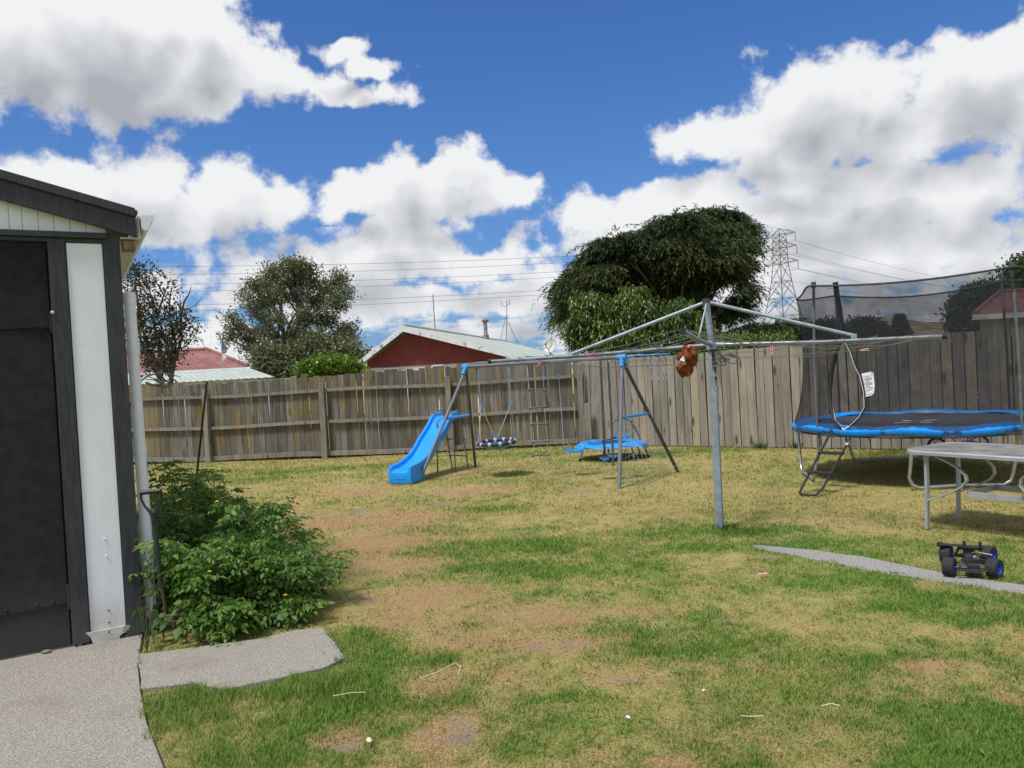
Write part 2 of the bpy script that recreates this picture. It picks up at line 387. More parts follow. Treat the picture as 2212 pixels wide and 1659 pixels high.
def inpoly(X, Y, poly):
    ins = np.zeros(X.shape, bool); n = len(poly)
    for i in range(n):
        x1, y1 = poly[i]; x2, y2 = poly[(i+1) % n]
        c = ((y1 > Y) != (y2 > Y)) & (X < (x2-x1)*(Y-y1)/((y2-y1) or 1e-9)+x1); ins ^= c
    return ins
# shed frame: u along its front, v into its depth
SA = G(0, 1434); YAW = math.radians(30); SU = Vector((math.cos(YAW), math.sin(YAW), 0)); SV = Vector((-math.sin(YAW), math.cos(YAW), 0))
def S(u, v, z): return SA+SU*u+SV*v+Vector((0, 0, z))
xy = lambda p: (p.x, p.y)
SLAB1 = [xy(p) for p in (S(-1.6, .3, 0), S(.80, .3, 0), S(.80, -.045, 0), G(298, 1440), G(304, 1500), G(318, 1570), G(352, 1659), G(400, 1800), Vector((-1.25, 2.2, 0)), Vector((-4.2, 2.2, 0)))]
SLAB2 = [xy(G(*q)) for q in ((301, 1416), (420, 1402), (560, 1384), (640, 1364), (700, 1360), (722, 1392), (744, 1424), (700, 1444), (610, 1466), (490, 1492), (420, 1480), (306, 1492))]
_pe = [(1625, 1176), (1670, 1179), (1760, 1188), (1865, 1202), (1950, 1219), (2023, 1234), (2110, 1248), (2212, 1262), (2330, 1280), (2500, 1306)]
_pf = [(2500, 1336), (2330, 1302), (2212, 1281), (2110, 1266), (2023, 1252), (1950, 1243), (1865, 1228), (1760, 1207), (1672, 1192), (1632, 1183)]
PATH = [xy(G(*q)) for q in _pe+_pf]
FC = Vector((1.36, 16.32, 0)); FR_END = Vector((10.6, 9.60, 0))                       # corner of the two fences, right end
FLP = [FC, Vector((-4.1, 16.45, 0)), Vector((-8.6, 17.35, 0)), Vector((-13.5, 18.5, 0))]
def build_lawn():
    def axis(lo, hi, st, far):
        a = list(np.arange(lo, hi, st)); e = []
        s_ = st; q = hi
        while q < far: e.append(q); s_ *= 1.35; q += s_
        e2 = []; s_ = st; q = lo-st
        while q > -far: e2.append(q); s_ *= 1.35; q -= s_
        return np.array(e2[::-1]+a+e)
    xs = axis(-9, 9.2, .05, 5200); ys = axis(2.2, 18.2, .05, 5200)
    X, Y = np.meshgrid(xs, ys); x = X.ravel(); y = Y.ravel()
    g, br, ba = lawn_fields(x, y); c = lawn_color(x, y, g, br, ba)
    inner = ((x > -11) & (x < 11) & (y > 1) & (y < 19)).astype(float)
    z = inner*((fbm(x*1.3, y*1.3, 90)-.5)*.02-.012*ba+(fbm(x*9, y*9, 95)-.5)*.010)-.012
    c = c*(.92)
    n, m = X.shape; i = (np.arange(n-1)[:, None]*m+np.arange(m-1)[None, :]).ravel()
    F = np.stack([i, i+1, i+m+1, i+m], 1)
    npmesh('ground', np.stack([x, y, z], 1), F, colmat('lawn_ground', .95, 0, .38, .9), col=c, kind='structure', smooth=True)
    # blades of grass
    N = 720000
    Yb = np.exp(RNG.uniform(math.log(2.55), math.log(17.6), N)); Xb = RNG.uniform(-1, 1, N)*(.74*Yb+.35)
    wx, wy = Xb+(fbm(Xb*9, Yb*9, 401, 3)-.5)*.10, Yb+(fbm(Xb*9, Yb*9, 411, 3)-.5)*.13
    keep = ~inpoly(wx, wy, SLAB1) & ~inpoly(wx, wy, SLAB2)
    keep &= ~(inpoly(wx, wy, PATH) & (fbm(Xb*8, Yb*8, 55) < .80))
    keep &= ~inpoly(Xb, Yb, [xy(S(-4, 0, 0)), xy(S(.8, 0, 0)), xy(S(.8, 8, 0)), xy(S(-4, 8, 0))])
    keep &= (Yb < 16.32-.7273*(Xb-1.36)) | (Xb < 1.36)
    keep &= ~((Xb < 1.36) & (Yb > 16.3+np.clip(-Xb-4.1, 0, 9)*.2))
    Xb, Yb = Xb[keep], Yb[keep]
    g, br, ba = lawn_fields(Xb, Yb)
    dens = np.clip(.30+.7*g+.15*(1-g)-.25*br-.85*ba, .03, 1)
    k = RNG.random(len(Xb)) < dens; Xb, Yb, g, br, ba = Xb[k], Yb[k], g[k], br[k], ba[k]; n = len(Xb)
    # each blade is green or straw, more often green where the patch is
    isg = RNG.random(n) < np.clip(g*1.15-.05, .04, .97)
    k = RNG.random(n)[:, None]; k2 = RNG.random(n)[:, None]
    cg = (C_G1*(1-k)+C_G2*k)*(.88+.38*k2); cd = (C_DRY*(1-k*.5)+C_BR*k*.5)*(.80+.42*k2)
    cd = cd*(1-br[:, None]*.6)+C_BR*1.1*br[:, None]*.6*(.8+.5*k2)
    c = np.where(isg[:, None], cg, cd); c = c*.60+.40*lawn_color(Xb, Yb, g, br, ba)
    # the two corners beside the slabs have longer, lusher grass
    lush = np.clip(epatch(Xb, Yb, [(430, 1530, 190, 70), (640, 1480, 160, 34), (330, 1560, 60, 90), (950, 1425, 50, 14), (1560, 1150, 36, 8), (745, 1395, 70, 25)], .6, 99), 0, 1)*isg
    h = (.013+.016*RNG.random(n)+.008*g)*(1-.45*(~isg))*(.75+.05*Yb)+lush*.035*RNG.random(n)
    h *= .62+.85*fbm(Xb*7, Yb*7, 611, 3)
    fence_f = np.clip((Yb-15.2)/.8, 0, 1)*(Xb < 1.5)+np.clip((Xb*.588+Yb*.809-13.2)/.6, 0, 1)*(Xb > 1)
    h += .02*fence_f*RNG.random(n)
    wd = (.0011+.00062*Yb)*(.7+.7*RNG.random(n))
    a = RNG.uniform(0, 2*math.pi, n); lean = np.where(isg, RNG.uniform(.2, 1.1, n), RNG.uniform(.7, 2.4, n))*h
    b2 = a+RNG.normal(0, .5, n)+math.pi/2
    z0 = np.where(inpoly(Xb, Yb, SLAB1) | inpoly(Xb, Yb, SLAB2), .012, -.014)
    base = np.stack([Xb, Yb, z0], 1); sd = np.stack([np.cos(b2)*wd, np.sin(b2)*wd, np.zeros(n)], 1)/2
    dr = np.stack([np.cos(a), np.sin(a), np.zeros(n)], 1)
    mid = base+dr*(lean*.38)[:, None]; mid[:, 2] += h*.62; tip = base+dr*lean[:, None]; tip[:, 2] += h*.97
    V = np.stack([base-sd, base+sd, mid-sd*.8, mid+sd*.8, tip], 1).reshape(-1, 3)
    i = np.arange(n)*5
    F = np.concatenate([np.stack([i, i+1, i+3], 1), np.stack([i, i+3, i+2], 1), np.stack([i+2, i+3, i+4], 1)])
    cc = np.repeat(c, 5, 0)
    o = npmesh('grass', V, F, colmat('grass_blades', .55, .30, .0, 0), col=cc, kind='stuff')
    tag(o, 'short patchy lawn, green in places and dried to straw in others', None)
build_lawn()
# ------------------------------------------------------------------ pavings
conc = pm('exposed_aggregate_concrete', L(.39, .36, .31), L(.19, .172, .148), scale=125, detail=4, thr=(.36, .62), rough=.9, bump=.8, bscale=95, dirt=L(.20, .175, .14), dirt_scale=1.6, dirt_thr=(.50, .78))
conc2 = pm('worn_path_concrete', L(.36, .34, .32), L(.17, .165, .16), scale=90, detail=3, thr=(.4, .62), rough=.9, bump=.9, bscale=80, dirt=L(.17, .13, .09), dirt_scale=3, dirt_thr=(.6, .8))
def flat(poly, z, t, name, mat, label):
    m = MB(); m.slab([Vector((x, y, z-t)) for x, y in poly], (0, 0, t))
    o = m.build(name, mat, bevel=.006); tag(o, label, None, None, 'structure'); return o
def rough_poly(poly, amp=.012, seg=.12):
    out = []
    for i in range(len(poly)):
        a = Vector(poly[i]+(0,)) if len(poly[i]) == 2 else poly[i]; b_ = Vector(poly[(i+1) % len(poly)]+(0,)); k = max(1, int((b_-a).length/seg))
        for j in range(k):
            p = lerp(a, b_, j/k); q = p+Vector((random.uniform(-amp, amp), random.uniform(-amp, amp), 0)); out.append((q.x, q.y))
    return out
flat(SLAB1, .018, .10, 'pavement', conc, 'speckled concrete apron in front of the shed doors')
flat(rough_poly(SLAB2, .010, .15), .014, .10, 'pavement', conc, 'broken edged concrete slab beside the tomato plants')
flat(rough_poly(PATH, .014, .15), -.001, .06, 'path', conc2, 'narrow strip of grey concrete sunk in the lawn by the toy car')
# ------------------------------------------------------------------ shed
black = pm('charcoal_paint', L(.022, .022, .026), L(.042, .042, .047), scale=9, stretch=(6, 6, .6), rough=.62, bump=.25, bscale=120, dirt=L(.075, .07, .065), dirt_scale=6, dirt_thr=(.62, .9))
doorm = pm('dark_rough_door', L(.010, .011, .013), L(.019, .020, .023), scale=14, rough=.75, bump=.5, bscale=240, dirt=L(.06, .06, .055), dirt_scale=9, dirt_thr=(.66, .9), spec=.3)
def splash(mt, col, z0, z1, amt):
    # mud and rain splash that fades up from the ground, on the thing itself
    nt = mt.node_tree; b = NB(nt); bs = nt.nodes['Principled BSDF']; src = bs.inputs['Base Color'].links[0].from_socket
    ge = b.n('ShaderNodeNewGeometry'); z = b.sep(ge.outputs['Position'])[2]; nz = b.noise(b.v('MULTIPLY', ge.outputs['Position'], (9, 9, 3)), 1, 5, .65)
    f = b.ss(b.m('ADD', z, b.m('MULTIPLY_ADD', nz, -.5, .25)), z0, z1, amt, 0); b.put(bs.inputs['Base Color'], b.mix(f, src, col)); return mt
white = splash(pm('white_weatherboard_paint', L(.80, .81, .82), L(.86, .87, .88), scale=3, stretch=(2, 2, .5), rough=.5, bump=.15, bscale=30, dirt=L(.50, .50, .49), dirt_scale=5, dirt_thr=(.60, .9)), L(.42, .39, .33), .02, .42, .55)
splash(black, L(.10, .095, .09), .0, .35, .5); splash(doorm, L(.07, .066, .06), .0, .7, .6)
pvc = pm('white_downpipe_plastic', L(.74, .74, .76), L(.79, .79, .81), scale=4, rough=.45, dirt=L(.42, .41, .39), dirt_scale=8, dirt_thr=(.6, .9))
cream = pm('worn_cream_paint', L(.52, .50, .44), L(.62, .60, .55), scale=12, rough=.6, bump=.2, dirt=L(.22, .19, .14), dirt_scale=10, dirt_thr=(.6, .8))
rawc = pm('bare_foundation_concrete', L(.24, .22, .19), L(.14, .13, .12), scale=20, rough=.9, bump=.6)
woodraw = pm('bare_broken_timber', L(.30, .19, .10), L(.16, .10, .06), scale=10, stretch=(5, 5, 1), rough=.8, bump=.3)
SR = Matrix((SU, SV, Vector((0, 0, 1)))).transposed()
def sbox(m, u0_, u1, v0, v1, z0, z1): return m.box(S((u0_+u1)/2, (v0+v1)/2, (z0+z1)/2), (u1-u0_, v1-v0, z1-z0), SR)
shed = thing('shed', S(.4, .3, 0), 'charcoal and white timber shed with dark doors and a low gable roof', 'shed')
sbox(MB(), .397, .497, -.030, .012, .035, 2.64).build('door_frame', black, shed, bevel=.004)
sbox(MB(), .712, .812, -.034, .012, .032, 2.70).build('corner_board', black, shed, bevel=.004)
wb = sbox(MB(), .501, .708, -.018, .010, .045, 2.632).build('wall_board', white, shed, bevel=.003)
m = MB(); m.slab([S(.516, -.032, -.0), S(.660, -.032, -.0), S(.668, -.032, .035), S(.700, -.032, .060), S(.712, -.032, .098), S(.472, -.032, .098), S(.500, -.032, .060)], SV*.010)
m.build('kick_board', cream, shed, bevel=.002)
for (u_, z_) in ((.612, .215), (.610, .135), (.604, .078), (.618, .575), (.615, .69)):
    MB().ell(S(u_, -.022 if z_ > .1 else -.034, z_), .006, nu=8, nv=5).build('nail', black if z_ < .3 else white, shed)
# doors
door = sbox(MB(), -1.5, .388, .004, .044, .03, 2.60).build('door', doorm, shed, bevel=.004)
for z0, z1, zz in ((2.08, 2.145, 0), (.30, .395, .0)):
    m = MB(); n = 10
    m.slab([S(-1.5, -.004, z0-.05), S(.1, -.004, z0), S(.385, -.004, z0+.008), S(.385, -.004, z1-.005), S(.1, -.004, z1-.02), S(-1.5, -.004, z1-.07)], SV*.007)
    st = m.build('hinge_strap', doorm, door)
    for u_ in (.30, .215, .05, -.2): MB().ell(S(u_, -.007, (z0+z1)/2-.02), (.010, .008, .010), SR, 8, 5).build('bolt', doorm, door, smooth=True)
    MB().tube([S(.392, -.012, z0-.03), S(.392, -.012, z1+.03)], .011, 8).build('hinge_pin', doorm, door, smooth=True)
MB().ell(S(.402, -.038, 2.18), (.012, .01, .012), SR, 8, 5).build('latch_stub', cream, shed)
sbox(MB(), -1.5, .745, -.050, -.002, 2.662, 2.70).build('lintel', black, shed, bevel=.004)
sbox(MB(), -1.5, .735, -.030, .012, 2.635, 2.660).build('lintel', black, shed, bevel=.003)
sbox(MB(), -1.5, .79, .046, .056, .02, 2.70).build('door_gap_backing', black, shed)  # dark sheet added behind the door so its gap reads as shade
# gable with joints between its sheets
sl_ = (2.676-2.877)/(.915-.158)
gz = lambda u_: 2.877+sl_*(u_-.158)
for i, (ua, ub) in enumerate(((-1.5, -.75), (-.75, 0), (0, .198), (.2, .268), (.270, .355), (.357, .440), (.442, .53), (.532, .62), (.622, .735))):
    za, zb = gz(ua)+.02, gz(ub)+.02
    m = MB(); m.slab([S(ua, -.004, 2.695), S(ub-.0006, -.004, 2.695), S(ub-.0006, -.004, zb), S(ua, -.004, za)], SV*.012)
    m.build('gable_board', white, shed, bevel=.002)
def rake(name, off0, off1, v0, v1, uend, mat, ua=-1.6):
    m = MB(); m.slab([S(ua, v0, gz(ua)+off0), S(uend, v0, gz(uend)+off0), S(uend, v0, gz(uend)+off1), S(ua, v0, gz(ua)+off1)], SV*(v1-v0))
    return m.build(name, mat, shed, bevel=.004)
rake('barge_board', 0, .128, -.075, -.048, .915, black)
rake('barge_capping', .130, .188, -.095, -.060, .912, black)
roofm = pm('dark_roof_sheet', L(.035, .030, .032), L(.05, .045, .045), scale=12, rough=.7, bump=.3)
m = MB(); ua, ue = -1.6, .93
m.slab([S(ua, -.06, gz(ua)+.165), S(ue, -.06, gz(ue)+.165), S(ue, 6.0, gz(ue)+.165), S(ua, 6.0, gz(ua)+.165)], (0, 0, .018)); m.build('roof', roofm, shed)
m = MB(); m.slab([S(.815, -.045, 2.665), S(.93, -.045, 2.665), S(.93, 6.0, 2.665), S(.815, 6.0, 2.665)], (0, 0, .01)); m.build('soffit', cream, shed)
sbox(MB(), .925, .940, -.045, 6.0, 2.67, 2.82).build('fascia', cream, shed, bevel=.003)
m = MB()   # gutter: ogee section swept along the eave
prof = [(.945, 2.815), (.945, 2.735), (.965, 2.715), (.985, 2.725), (1.005, 2.775), (1.025, 2.800), (1.028, 2.822), (1.018, 2.822), (1.010, 2.800), (.99, 2.775), (.975, 2.735), (.955, 2.735), (.955, 2.815)]
m.slab([S(u_, -.09, z) for u_, z in prof], SV*6.0); m.build('gutter', pvc, shed, bevel=0)
MB().slab([S(u_, -.094, z) for u_, z in prof[:7]], SV*.004).build('gutter_end', pvc, shed)
sbox(MB(), .83, .905, -.04, .10, 2.60, 2.655).build('rafter_end', woodraw, shed)
# side wall and foundation
sbox(MB(), .770, .800, .014, 5.9, .05, 2.66).build('wall', white, shed)
sbox(MB(), -1.5, .790, .010, .20, -.05, .030).build('foundation', rawc, shed)
sbox(MB(), .700, .800, -.02, .0085, -.02, .034).build('foundation', rawc, shed)
MB().beam(S(.432, -.012, .0), S(.442, -.012, .05), .02, .03, SV).build('splinter', woodraw, shed)
MB().ell(S(.25, -.03, .028), (.03, .02, .012), SR, 10, 6).build('door_stop', rawc, shed)
# downpipe with its joints
dp = thing('downpipe', S(.872, .05, 0), 'pale grey plastic downpipe standing at the corner of the shed', 'downpipe')
MB().tube([S(.872, .055, .10), S(.868, .055, .6), S(.861, .055, 1.5), S(.855, .055, 2.32)], .037, 20).build('pipe', pvc, dp, smooth=True)
for z_, r_ in ((2.24, .041), (1.90, .0415), (1.22, .0405)):
    MB().tube([S(.857+.006*(2.3-z_), .055, z_-.0), S(.857+.006*(2.3-z_), .055, z_+.065)], r_, 20).build('collar', pvc, dp, smooth=True)
MB().tube([S(.872, .055, .0), S(.872, .055, .11)], .040, 20).build('drain_stub', rawc, dp, smooth=True)
# ------------------------------------------------------------------ fences
def woodmat(name, a, b_, moss=None, rnd=.22, mossthr=(.5, .72), tan=None):
    mt = bpy.data.materials.new(name); mt.use_nodes = True; nt = mt.node_tree; b = NB(nt); bs = nt.nodes['Principled BSDF']
    tc = b.n('ShaderNodeTexCoord'); oi = b.n('ShaderNodeObjectInfo'); ge = b.n('ShaderNodeNewGeometry'); R_ = oi.outputs['Random']
    P = b.v('ADD', tc.outputs['Object'], b.v('MULTIPLY', b.cmb(R_, R_, R_), (31, 17, 53)))
    warp = b.v('MULTIPLY_ADD', b.v('SUBTRACT', b.noise(P, 2.5, 2, color=True), (.5, .5, .5)), (.05, .05, .0), P)
    grain = b.noise(b.v('MULTIPLY', warp, (38, 38, 1.6)), 1.0, 6, .65)
    blot = b.noise(b.v('MULTIPLY', P, (6, 6, 1.6)), 1.0, 4, .6)
    col = b.mix(b.ss(grain, .30, .70), a, b_)
    col = b.mix(b.m('MULTIPLY', b.ss(blot, .45, .75), .55), col, tuple(x*.45 for x in a[:3])+(1,))
    if tan: col = b.mix(b.m('MULTIPLY', b.ss(R_, .45, 1.0), .7), col, b.mix(b.ss(grain, .3, .7), tan, tuple(x*1.25 for x in tan[:3])+(1,)))
    # knots
    vo = b.n('ShaderNodeTexVoronoi', feature='F1'); b.put(vo.inputs['Vector'], b.v('MULTIPLY', P, (5.2, 5.2, 2.6))); vo.inputs['Scale'].default_value = 1
    col = b.mix(b.m('MULTIPLY', b.ss(vo.outputs['Distance'], .07, .20, 1, 0), .85), col, L(.055, .04, .028))
    if moss:
        wp = ge.outputs['Position']
        ms = b.ss(b.noise(b.v('MULTIPLY', wp, (1.3, 1.3, .8)), 1.0, 5, .65), mossthr[0]-.06, mossthr[1]-.10)
        ms = b.m('MULTIPLY', ms, b.ss(b.noise(b.v('MULTIPLY', P, (14, 14, 2)), 1, 4, .6), .35, .6))
        col = b.mix(b.m('MULTIPLY', ms, .72), col, moss)
        z = b.sep(wp)[2]
        col = b.mix(b.m('MULTIPLY', b.ss(b.m('ADD', z, b.m('MULTIPLY', blot, .5)), .25, .75, 1, 0), .35), col, L(.16, .155, .13))
    rn = b.m('MULTIPLY_ADD', R_, 2*rnd, 1-rnd); col = b.mix(1, col, b.cmb(rn, rn, rn), 'MULTIPLY')
    b.put(bs.inputs['Base Color'], col); bs.inputs['Roughness'].default_value = .85; bs.inputs['Specular IOR Level'].default_value = .2
    bp = b.n('ShaderNodeBump'); bp.inputs['Strength'].default_value = .5; bp.inputs['Distance'].default_value = .004
    b.put(bp.inputs['Height'], grain); b.put(bs.inputs['Normal'], bp.outputs[0]); return mt
oldwood = woodmat('weathered_mossy_paling', L(.080, .073, .060), L(.220, .203, .172), moss=L(.18, .125, .022), rnd=.30)
oldrail = woodmat('weathered_rail', L(.17, .153, .123), L(.29, .262, .215), rnd=.12)
newwood = woodmat('silvered_pine_paling', L(.205, .184, .15), L(.345, .312, .258), rnd=.20, tan=L(.30, .235, .155))
def paling_mesh(name, w, t, h, mat, dog=0):
    m = MB(); k = 5
    rows = []
    for i in range(k+1):
        z = h*i/k; cup = random.uniform(-.003, .003); wj = random.uniform(-.002, .002)
        rows.append((z, cup, wj))
    for z, cup, wj in rows:
        for x, y in ((-w/2+wj, -t/2+cup), (w/2+wj, -t/2+cup), (w/2+wj, t/2+cup), (-w/2+wj, t/2+cup)): m.v.append(Vector((x, y, z)))
    for v_ in m.v[-4:]: v_.z += random.uniform(-dog, dog)
    for i in range(k):
        for j in range(4): a = i*4+j; b_ = i*4+(j+1) % 4; m.f.append([a, b_, b_+4, a+4])
    m.f.append([3, 2, 1, 0]); m.f.append([k*4+j for j in range(4)])
    return m.mesh(name, mat)
def place(me, name, loc, rz, parent, rx=0, ry=0, sz=1, sx=1):
    o = bpy.data.objects.new(name, me); sc.collection.objects.link(o); o.parent = parent
    o.location = vec(loc)-W[parent.name]; o.rotation_euler = (rx, ry, rz); o.scale = (sx, 1, sz); W[o.name] = vec(loc); return o
def build_left_fence():
    f = thing('fence', FC, 'old grey and mossy paling fence along the back with its rails and posts showing', 'fence')
    mes = [paling_mesh('paling', .128+.004*(i % 3), .019, 1.0, oldwood, .006) for i in range(8)]
    seglen = [(FLP[i+1]-FLP[i]).length for i in range(3)]; tot = sum(seglen)
    def at(s_):
        for i, q in enumerate(seglen):
            if s_ <= q or i == 2: d = (FLP[i+1]-FLP[i]).normalized(); return FLP[i]+d*s_, d
            s_ -= q
    s_ = .0; k = 0
    while s_ < tot-.1:
        p, d = at(s_); u_ = s_/tot; wv = .025*math.sin(s_*.9)+.02*math.sin(s_*2.3+1)
        top = 1.755+.035*math.sin(s_*.55+.4)+(.05 if s_ > 9 else 0)+random.uniform(-.022, .022)
        if random.random() < .06: top += random.uniform(.03, .07)
        nrm = Vector((-d.y, d.x, 0)); nrm = nrm if nrm.y > 0 else -nrm
        q = p+nrm*(.035+random.uniform(-.002, .004)); bot = random.uniform(.0, .03)
        gap = .0 if random.random() < .40 else random.uniform(.004, .012)
        place(random.choice(mes), 'paling', q+Vector((0, 0, bot)), math.atan2(d.y, d.x), f, ry=random.gauss(0, .006), sz=top-bot)
        s_ += .131+gap; k += 1
    posts = [.0, 2.72, 5.42, 8.15, 10.9, 13.6]
    for s0 in posts:
        p, d = at(max(s0, .02)); nrm = Vector((-d.y, d.x, 0)); nrm = nrm if nrm.y > 0 else -nrm
        c = p-nrm*.075
        if s0 > 0:
            m = MB(); m.box(c+Vector((0, 0, .80)), (.115, .095, 1.6), Matrix.Rotation(math.atan2(d.y, d.x), 3, 'Z')); m.build('post', oldrail, f, bevel=.006)
    # rails run post to post, a little bowed
    for zr, th in ((1.44, .068), (.76, .068), (.085, .10)):
        ends = posts+[14.8]
        for a, b_ in zip(ends[:-1], ends[1:]):
            pts = []
            for t in range(5):
                s1 = lerp(a+.03, b_-.03, t/4); p, d = at(max(s1, .02)); nrm = Vector((-d.y, d.x, 0)); nrm = nrm if nrm.y > 0 else -nrm
                pts.append(p-nrm*.002+Vector((0, 0, zr+.018*math.sin(s1*1.3+zr)+random.uniform(-.004, .004))))
            for q0, q1 in zip(pts[:-1], pts[1:]): pass
            m = MB(); n0 = Vector((0, -1, 0))
            for q in pts:
                for oy, oz in ((0, -th/2), (0, th/2), (.045, th/2), (.045, -th/2)): m.v.append(q+n0*oy+Vector((0, 0, oz)))
            for i in range(4):
                for j in range(4): a_ = i*4+j; c_ = i*4+(j+1) % 4; m.f.append([a_, c_, c_+4, a_+4])
            m.f.append([3, 2, 1, 0]); m.f.append([16, 17, 18, 19]); m.build('rail', oldrail, f)
    # dark retaining board at the foot
    m = MB()
    for a, b_ in zip(FLP[:-1], FLP[1:]): m.beam(a+Vector((0, .07, .05)), b_+Vector((0, .07, .05)), .03, .16)
    m.build('base_board', pm('damp_board', L(.05, .042, .034), L(.08, .07, .055), scale=5, rough=.9), f)
    return f
build_left_fence()
def build_right_fence():
    f = thing('fence', FC+Vector((.1, 0, 0)), 'newer brown grey paling fence running right behind the trampoline', 'fence')
    d = (FR_END-FC).normalized(); Lf = (FR_END-FC).length; nrm = Vector((d.y, -d.x, 0)); nrm = nrm if nrm.y < 0 else -nrm
    mes = [paling_mesh('paling', .143+.002*(i % 4), .018, 1.0, newwood, .003) for i in range(8)]
    s_ = .10; k = 0
    while s_ < Lf:
        top = 1.745+.018*s_*.9+.008*math.sin(s_*2)+random.uniform(-.006, .006)
        p = FC+d*s_+nrm*random.uniform(0, .006)
        place(random.choice(mes), 'paling', p+Vector((0, 0, .012)), math.atan2(d.y, d.x), f, ry=random.gauss(.0, .004), sz=top-.012, sx=random.uniform(.98, 1.02))
        s_ += .156+random.uniform(-.001, .006); k += 1
    m = MB(); s2 = .178
    while s2 < Lf:
        p = FC+d*s2-nrm*.028; m.box(p+Vector((0, 0, .86)), (.10, .016, 1.66+.016*s2*random.uniform(.6, 1.2)), Matrix.Rotation(math.atan2(d.y, d.x)+random.uniform(-.01, .01), 3, 'Z')); s2 += .1585 if random.random() < .97 else .33
    m.build('gap_backing', pm('dark_gap_backing', L(.045, .038, .03), L(.08, .07, .055), scale=5, rough=.9), f, kind='stuff')  # dark strips added behind the boards so the gaps look shaded
    for zr in (.25, .95, 1.55):
        m = MB(); m.beam(FC+d*.1-nrm*.055+Vector((0, 0, zr)), FC+d*Lf-nrm*.055+Vector((0, 0, zr)), .05, .075); m.build('rail', newwood, f)
    for s0 in np.arange(.3, Lf, 2.4):
        m = MB(); m.box(FC+d*float(s0)-nrm*.13+Vector((0, 0, .8)), (.1, .1, 1.6)); m.build('post', newwood, f)
    # corner posts, one full height and one cut short
    p = D(1256, 900, 16.1); m = MB(); m.box(Vector((p.x, 16.08, .84)), (.10, .09, 1.68)); m.build('post', oldrail, f, bevel=.006)
    p = D(1269, 900, 15.95); m = MB(); m.box(Vector((p.x, 15.93, .44)), (.13, .09, .90), Matrix.Rotation(-.1, 3, 'Z')); m.build('post', oldrail, f, bevel=.006)
    return f
build_right_fence()
# ------------------------------------------------------------------ foliage engine
def unit(a): return a/np.maximum(np.linalg.norm(a, axis=1, keepdims=True), 1e-9)
def leaves_np(C, Dr, Nr, Ln, Wd):
    """diamond leaves: base C, direction Dr, normal Nr"""
    Dr = unit(Dr); Sd = unit(np.cross(Dr, Nr)); Ln = Ln[:, None]; Wd = Wd[:, None]
    V = np.stack([C, C+Dr*Ln*.45+Sd*Wd*.5, C+Dr*Ln, C+Dr*Ln*.45-Sd*Wd*.5], 1).reshape(-1, 3)
    i = np.arange(len(C))*4; return V, np.stack([i, i+1, i+2, i+3], 1)
def folded_np(C, Dr, Nr, Ln, Wd, droop=.25):
    """leaf with a folded midrib and drooping tip: 4 triangles"""
    Dr = unit(Dr); Sd = unit(np.cross(Dr, Nr)); Nn = unit(np.cross(Sd, Dr)); Ln = Ln[:, None]; Wd = Wd[:, None]
    mid = C+Dr*Ln*.42-Nn*Wd*.10; tip = C+Dr*Ln-Nn*Ln*droop
    V = np.stack([C, C+Dr*Ln*.38+Sd*Wd*.5, tip, C+Dr*Ln*.38-Sd*Wd*.5, mid], 1).reshape(-1, 3)
    i = np.arange(len(C))*5
    return V, np.concatenate([np.stack(q, 1) for q in ((i, i+1, i+4), (i+1, i+2, i+4), (i+2, i+3, i+4), (i+3, i, i+4))])
def rdir(n): return unit(RNG.normal(size=(n, 3)))
def blob_world(bl, Y, dk=.75):
    out = []
    for b_ in bl:
        x, y, rx, ry = b_[:4]; dy = b_[4] if len(b_) > 4 else 0
        c = D(x, y, Y+dy); out.append((c, rx*Y/FP, max(rx, ry)*Y/FP*dk, ry*Y/FP))
    return out
def clumps(bw, n, shell=.55):
    tot = sum(a*c for _, a, b_, c in bw); P = []
    for c, a, b_, h in bw:
        k = max(3, int(n*a*h/tot)); d = rdir(k); r = (shell+(1-shell)*RNG.random(k))[:, None]
        P.append(np.array(c)+d*r*np.array([a, b_, h]))
    return np.concatenate(P)
def limb(m, a, b_, r1, r2, wob=.08, k=6, sag=0):
    a, b_ = vec(a), vec(b_); Ls = (b_-a).length; pts = []; rr = []
    off = [Vector((random.uniform(-1, 1), random.uniform(-1, 1), random.uniform(-1, 1)))*wob*Ls for _ in range(3)]
    for i in range(k+1):
        t = i/k; p = lerp(a, b_, t)+off[0]*math.sin(math.pi*t)+off[1]*.4*math.sin(2*math.pi*t); p.z += sag*Ls*math.sin(math.pi*t)
        pts.append(p); rr.append(lerp(r1, r2, t))
    m.tube(pts, rr, 7); return pts
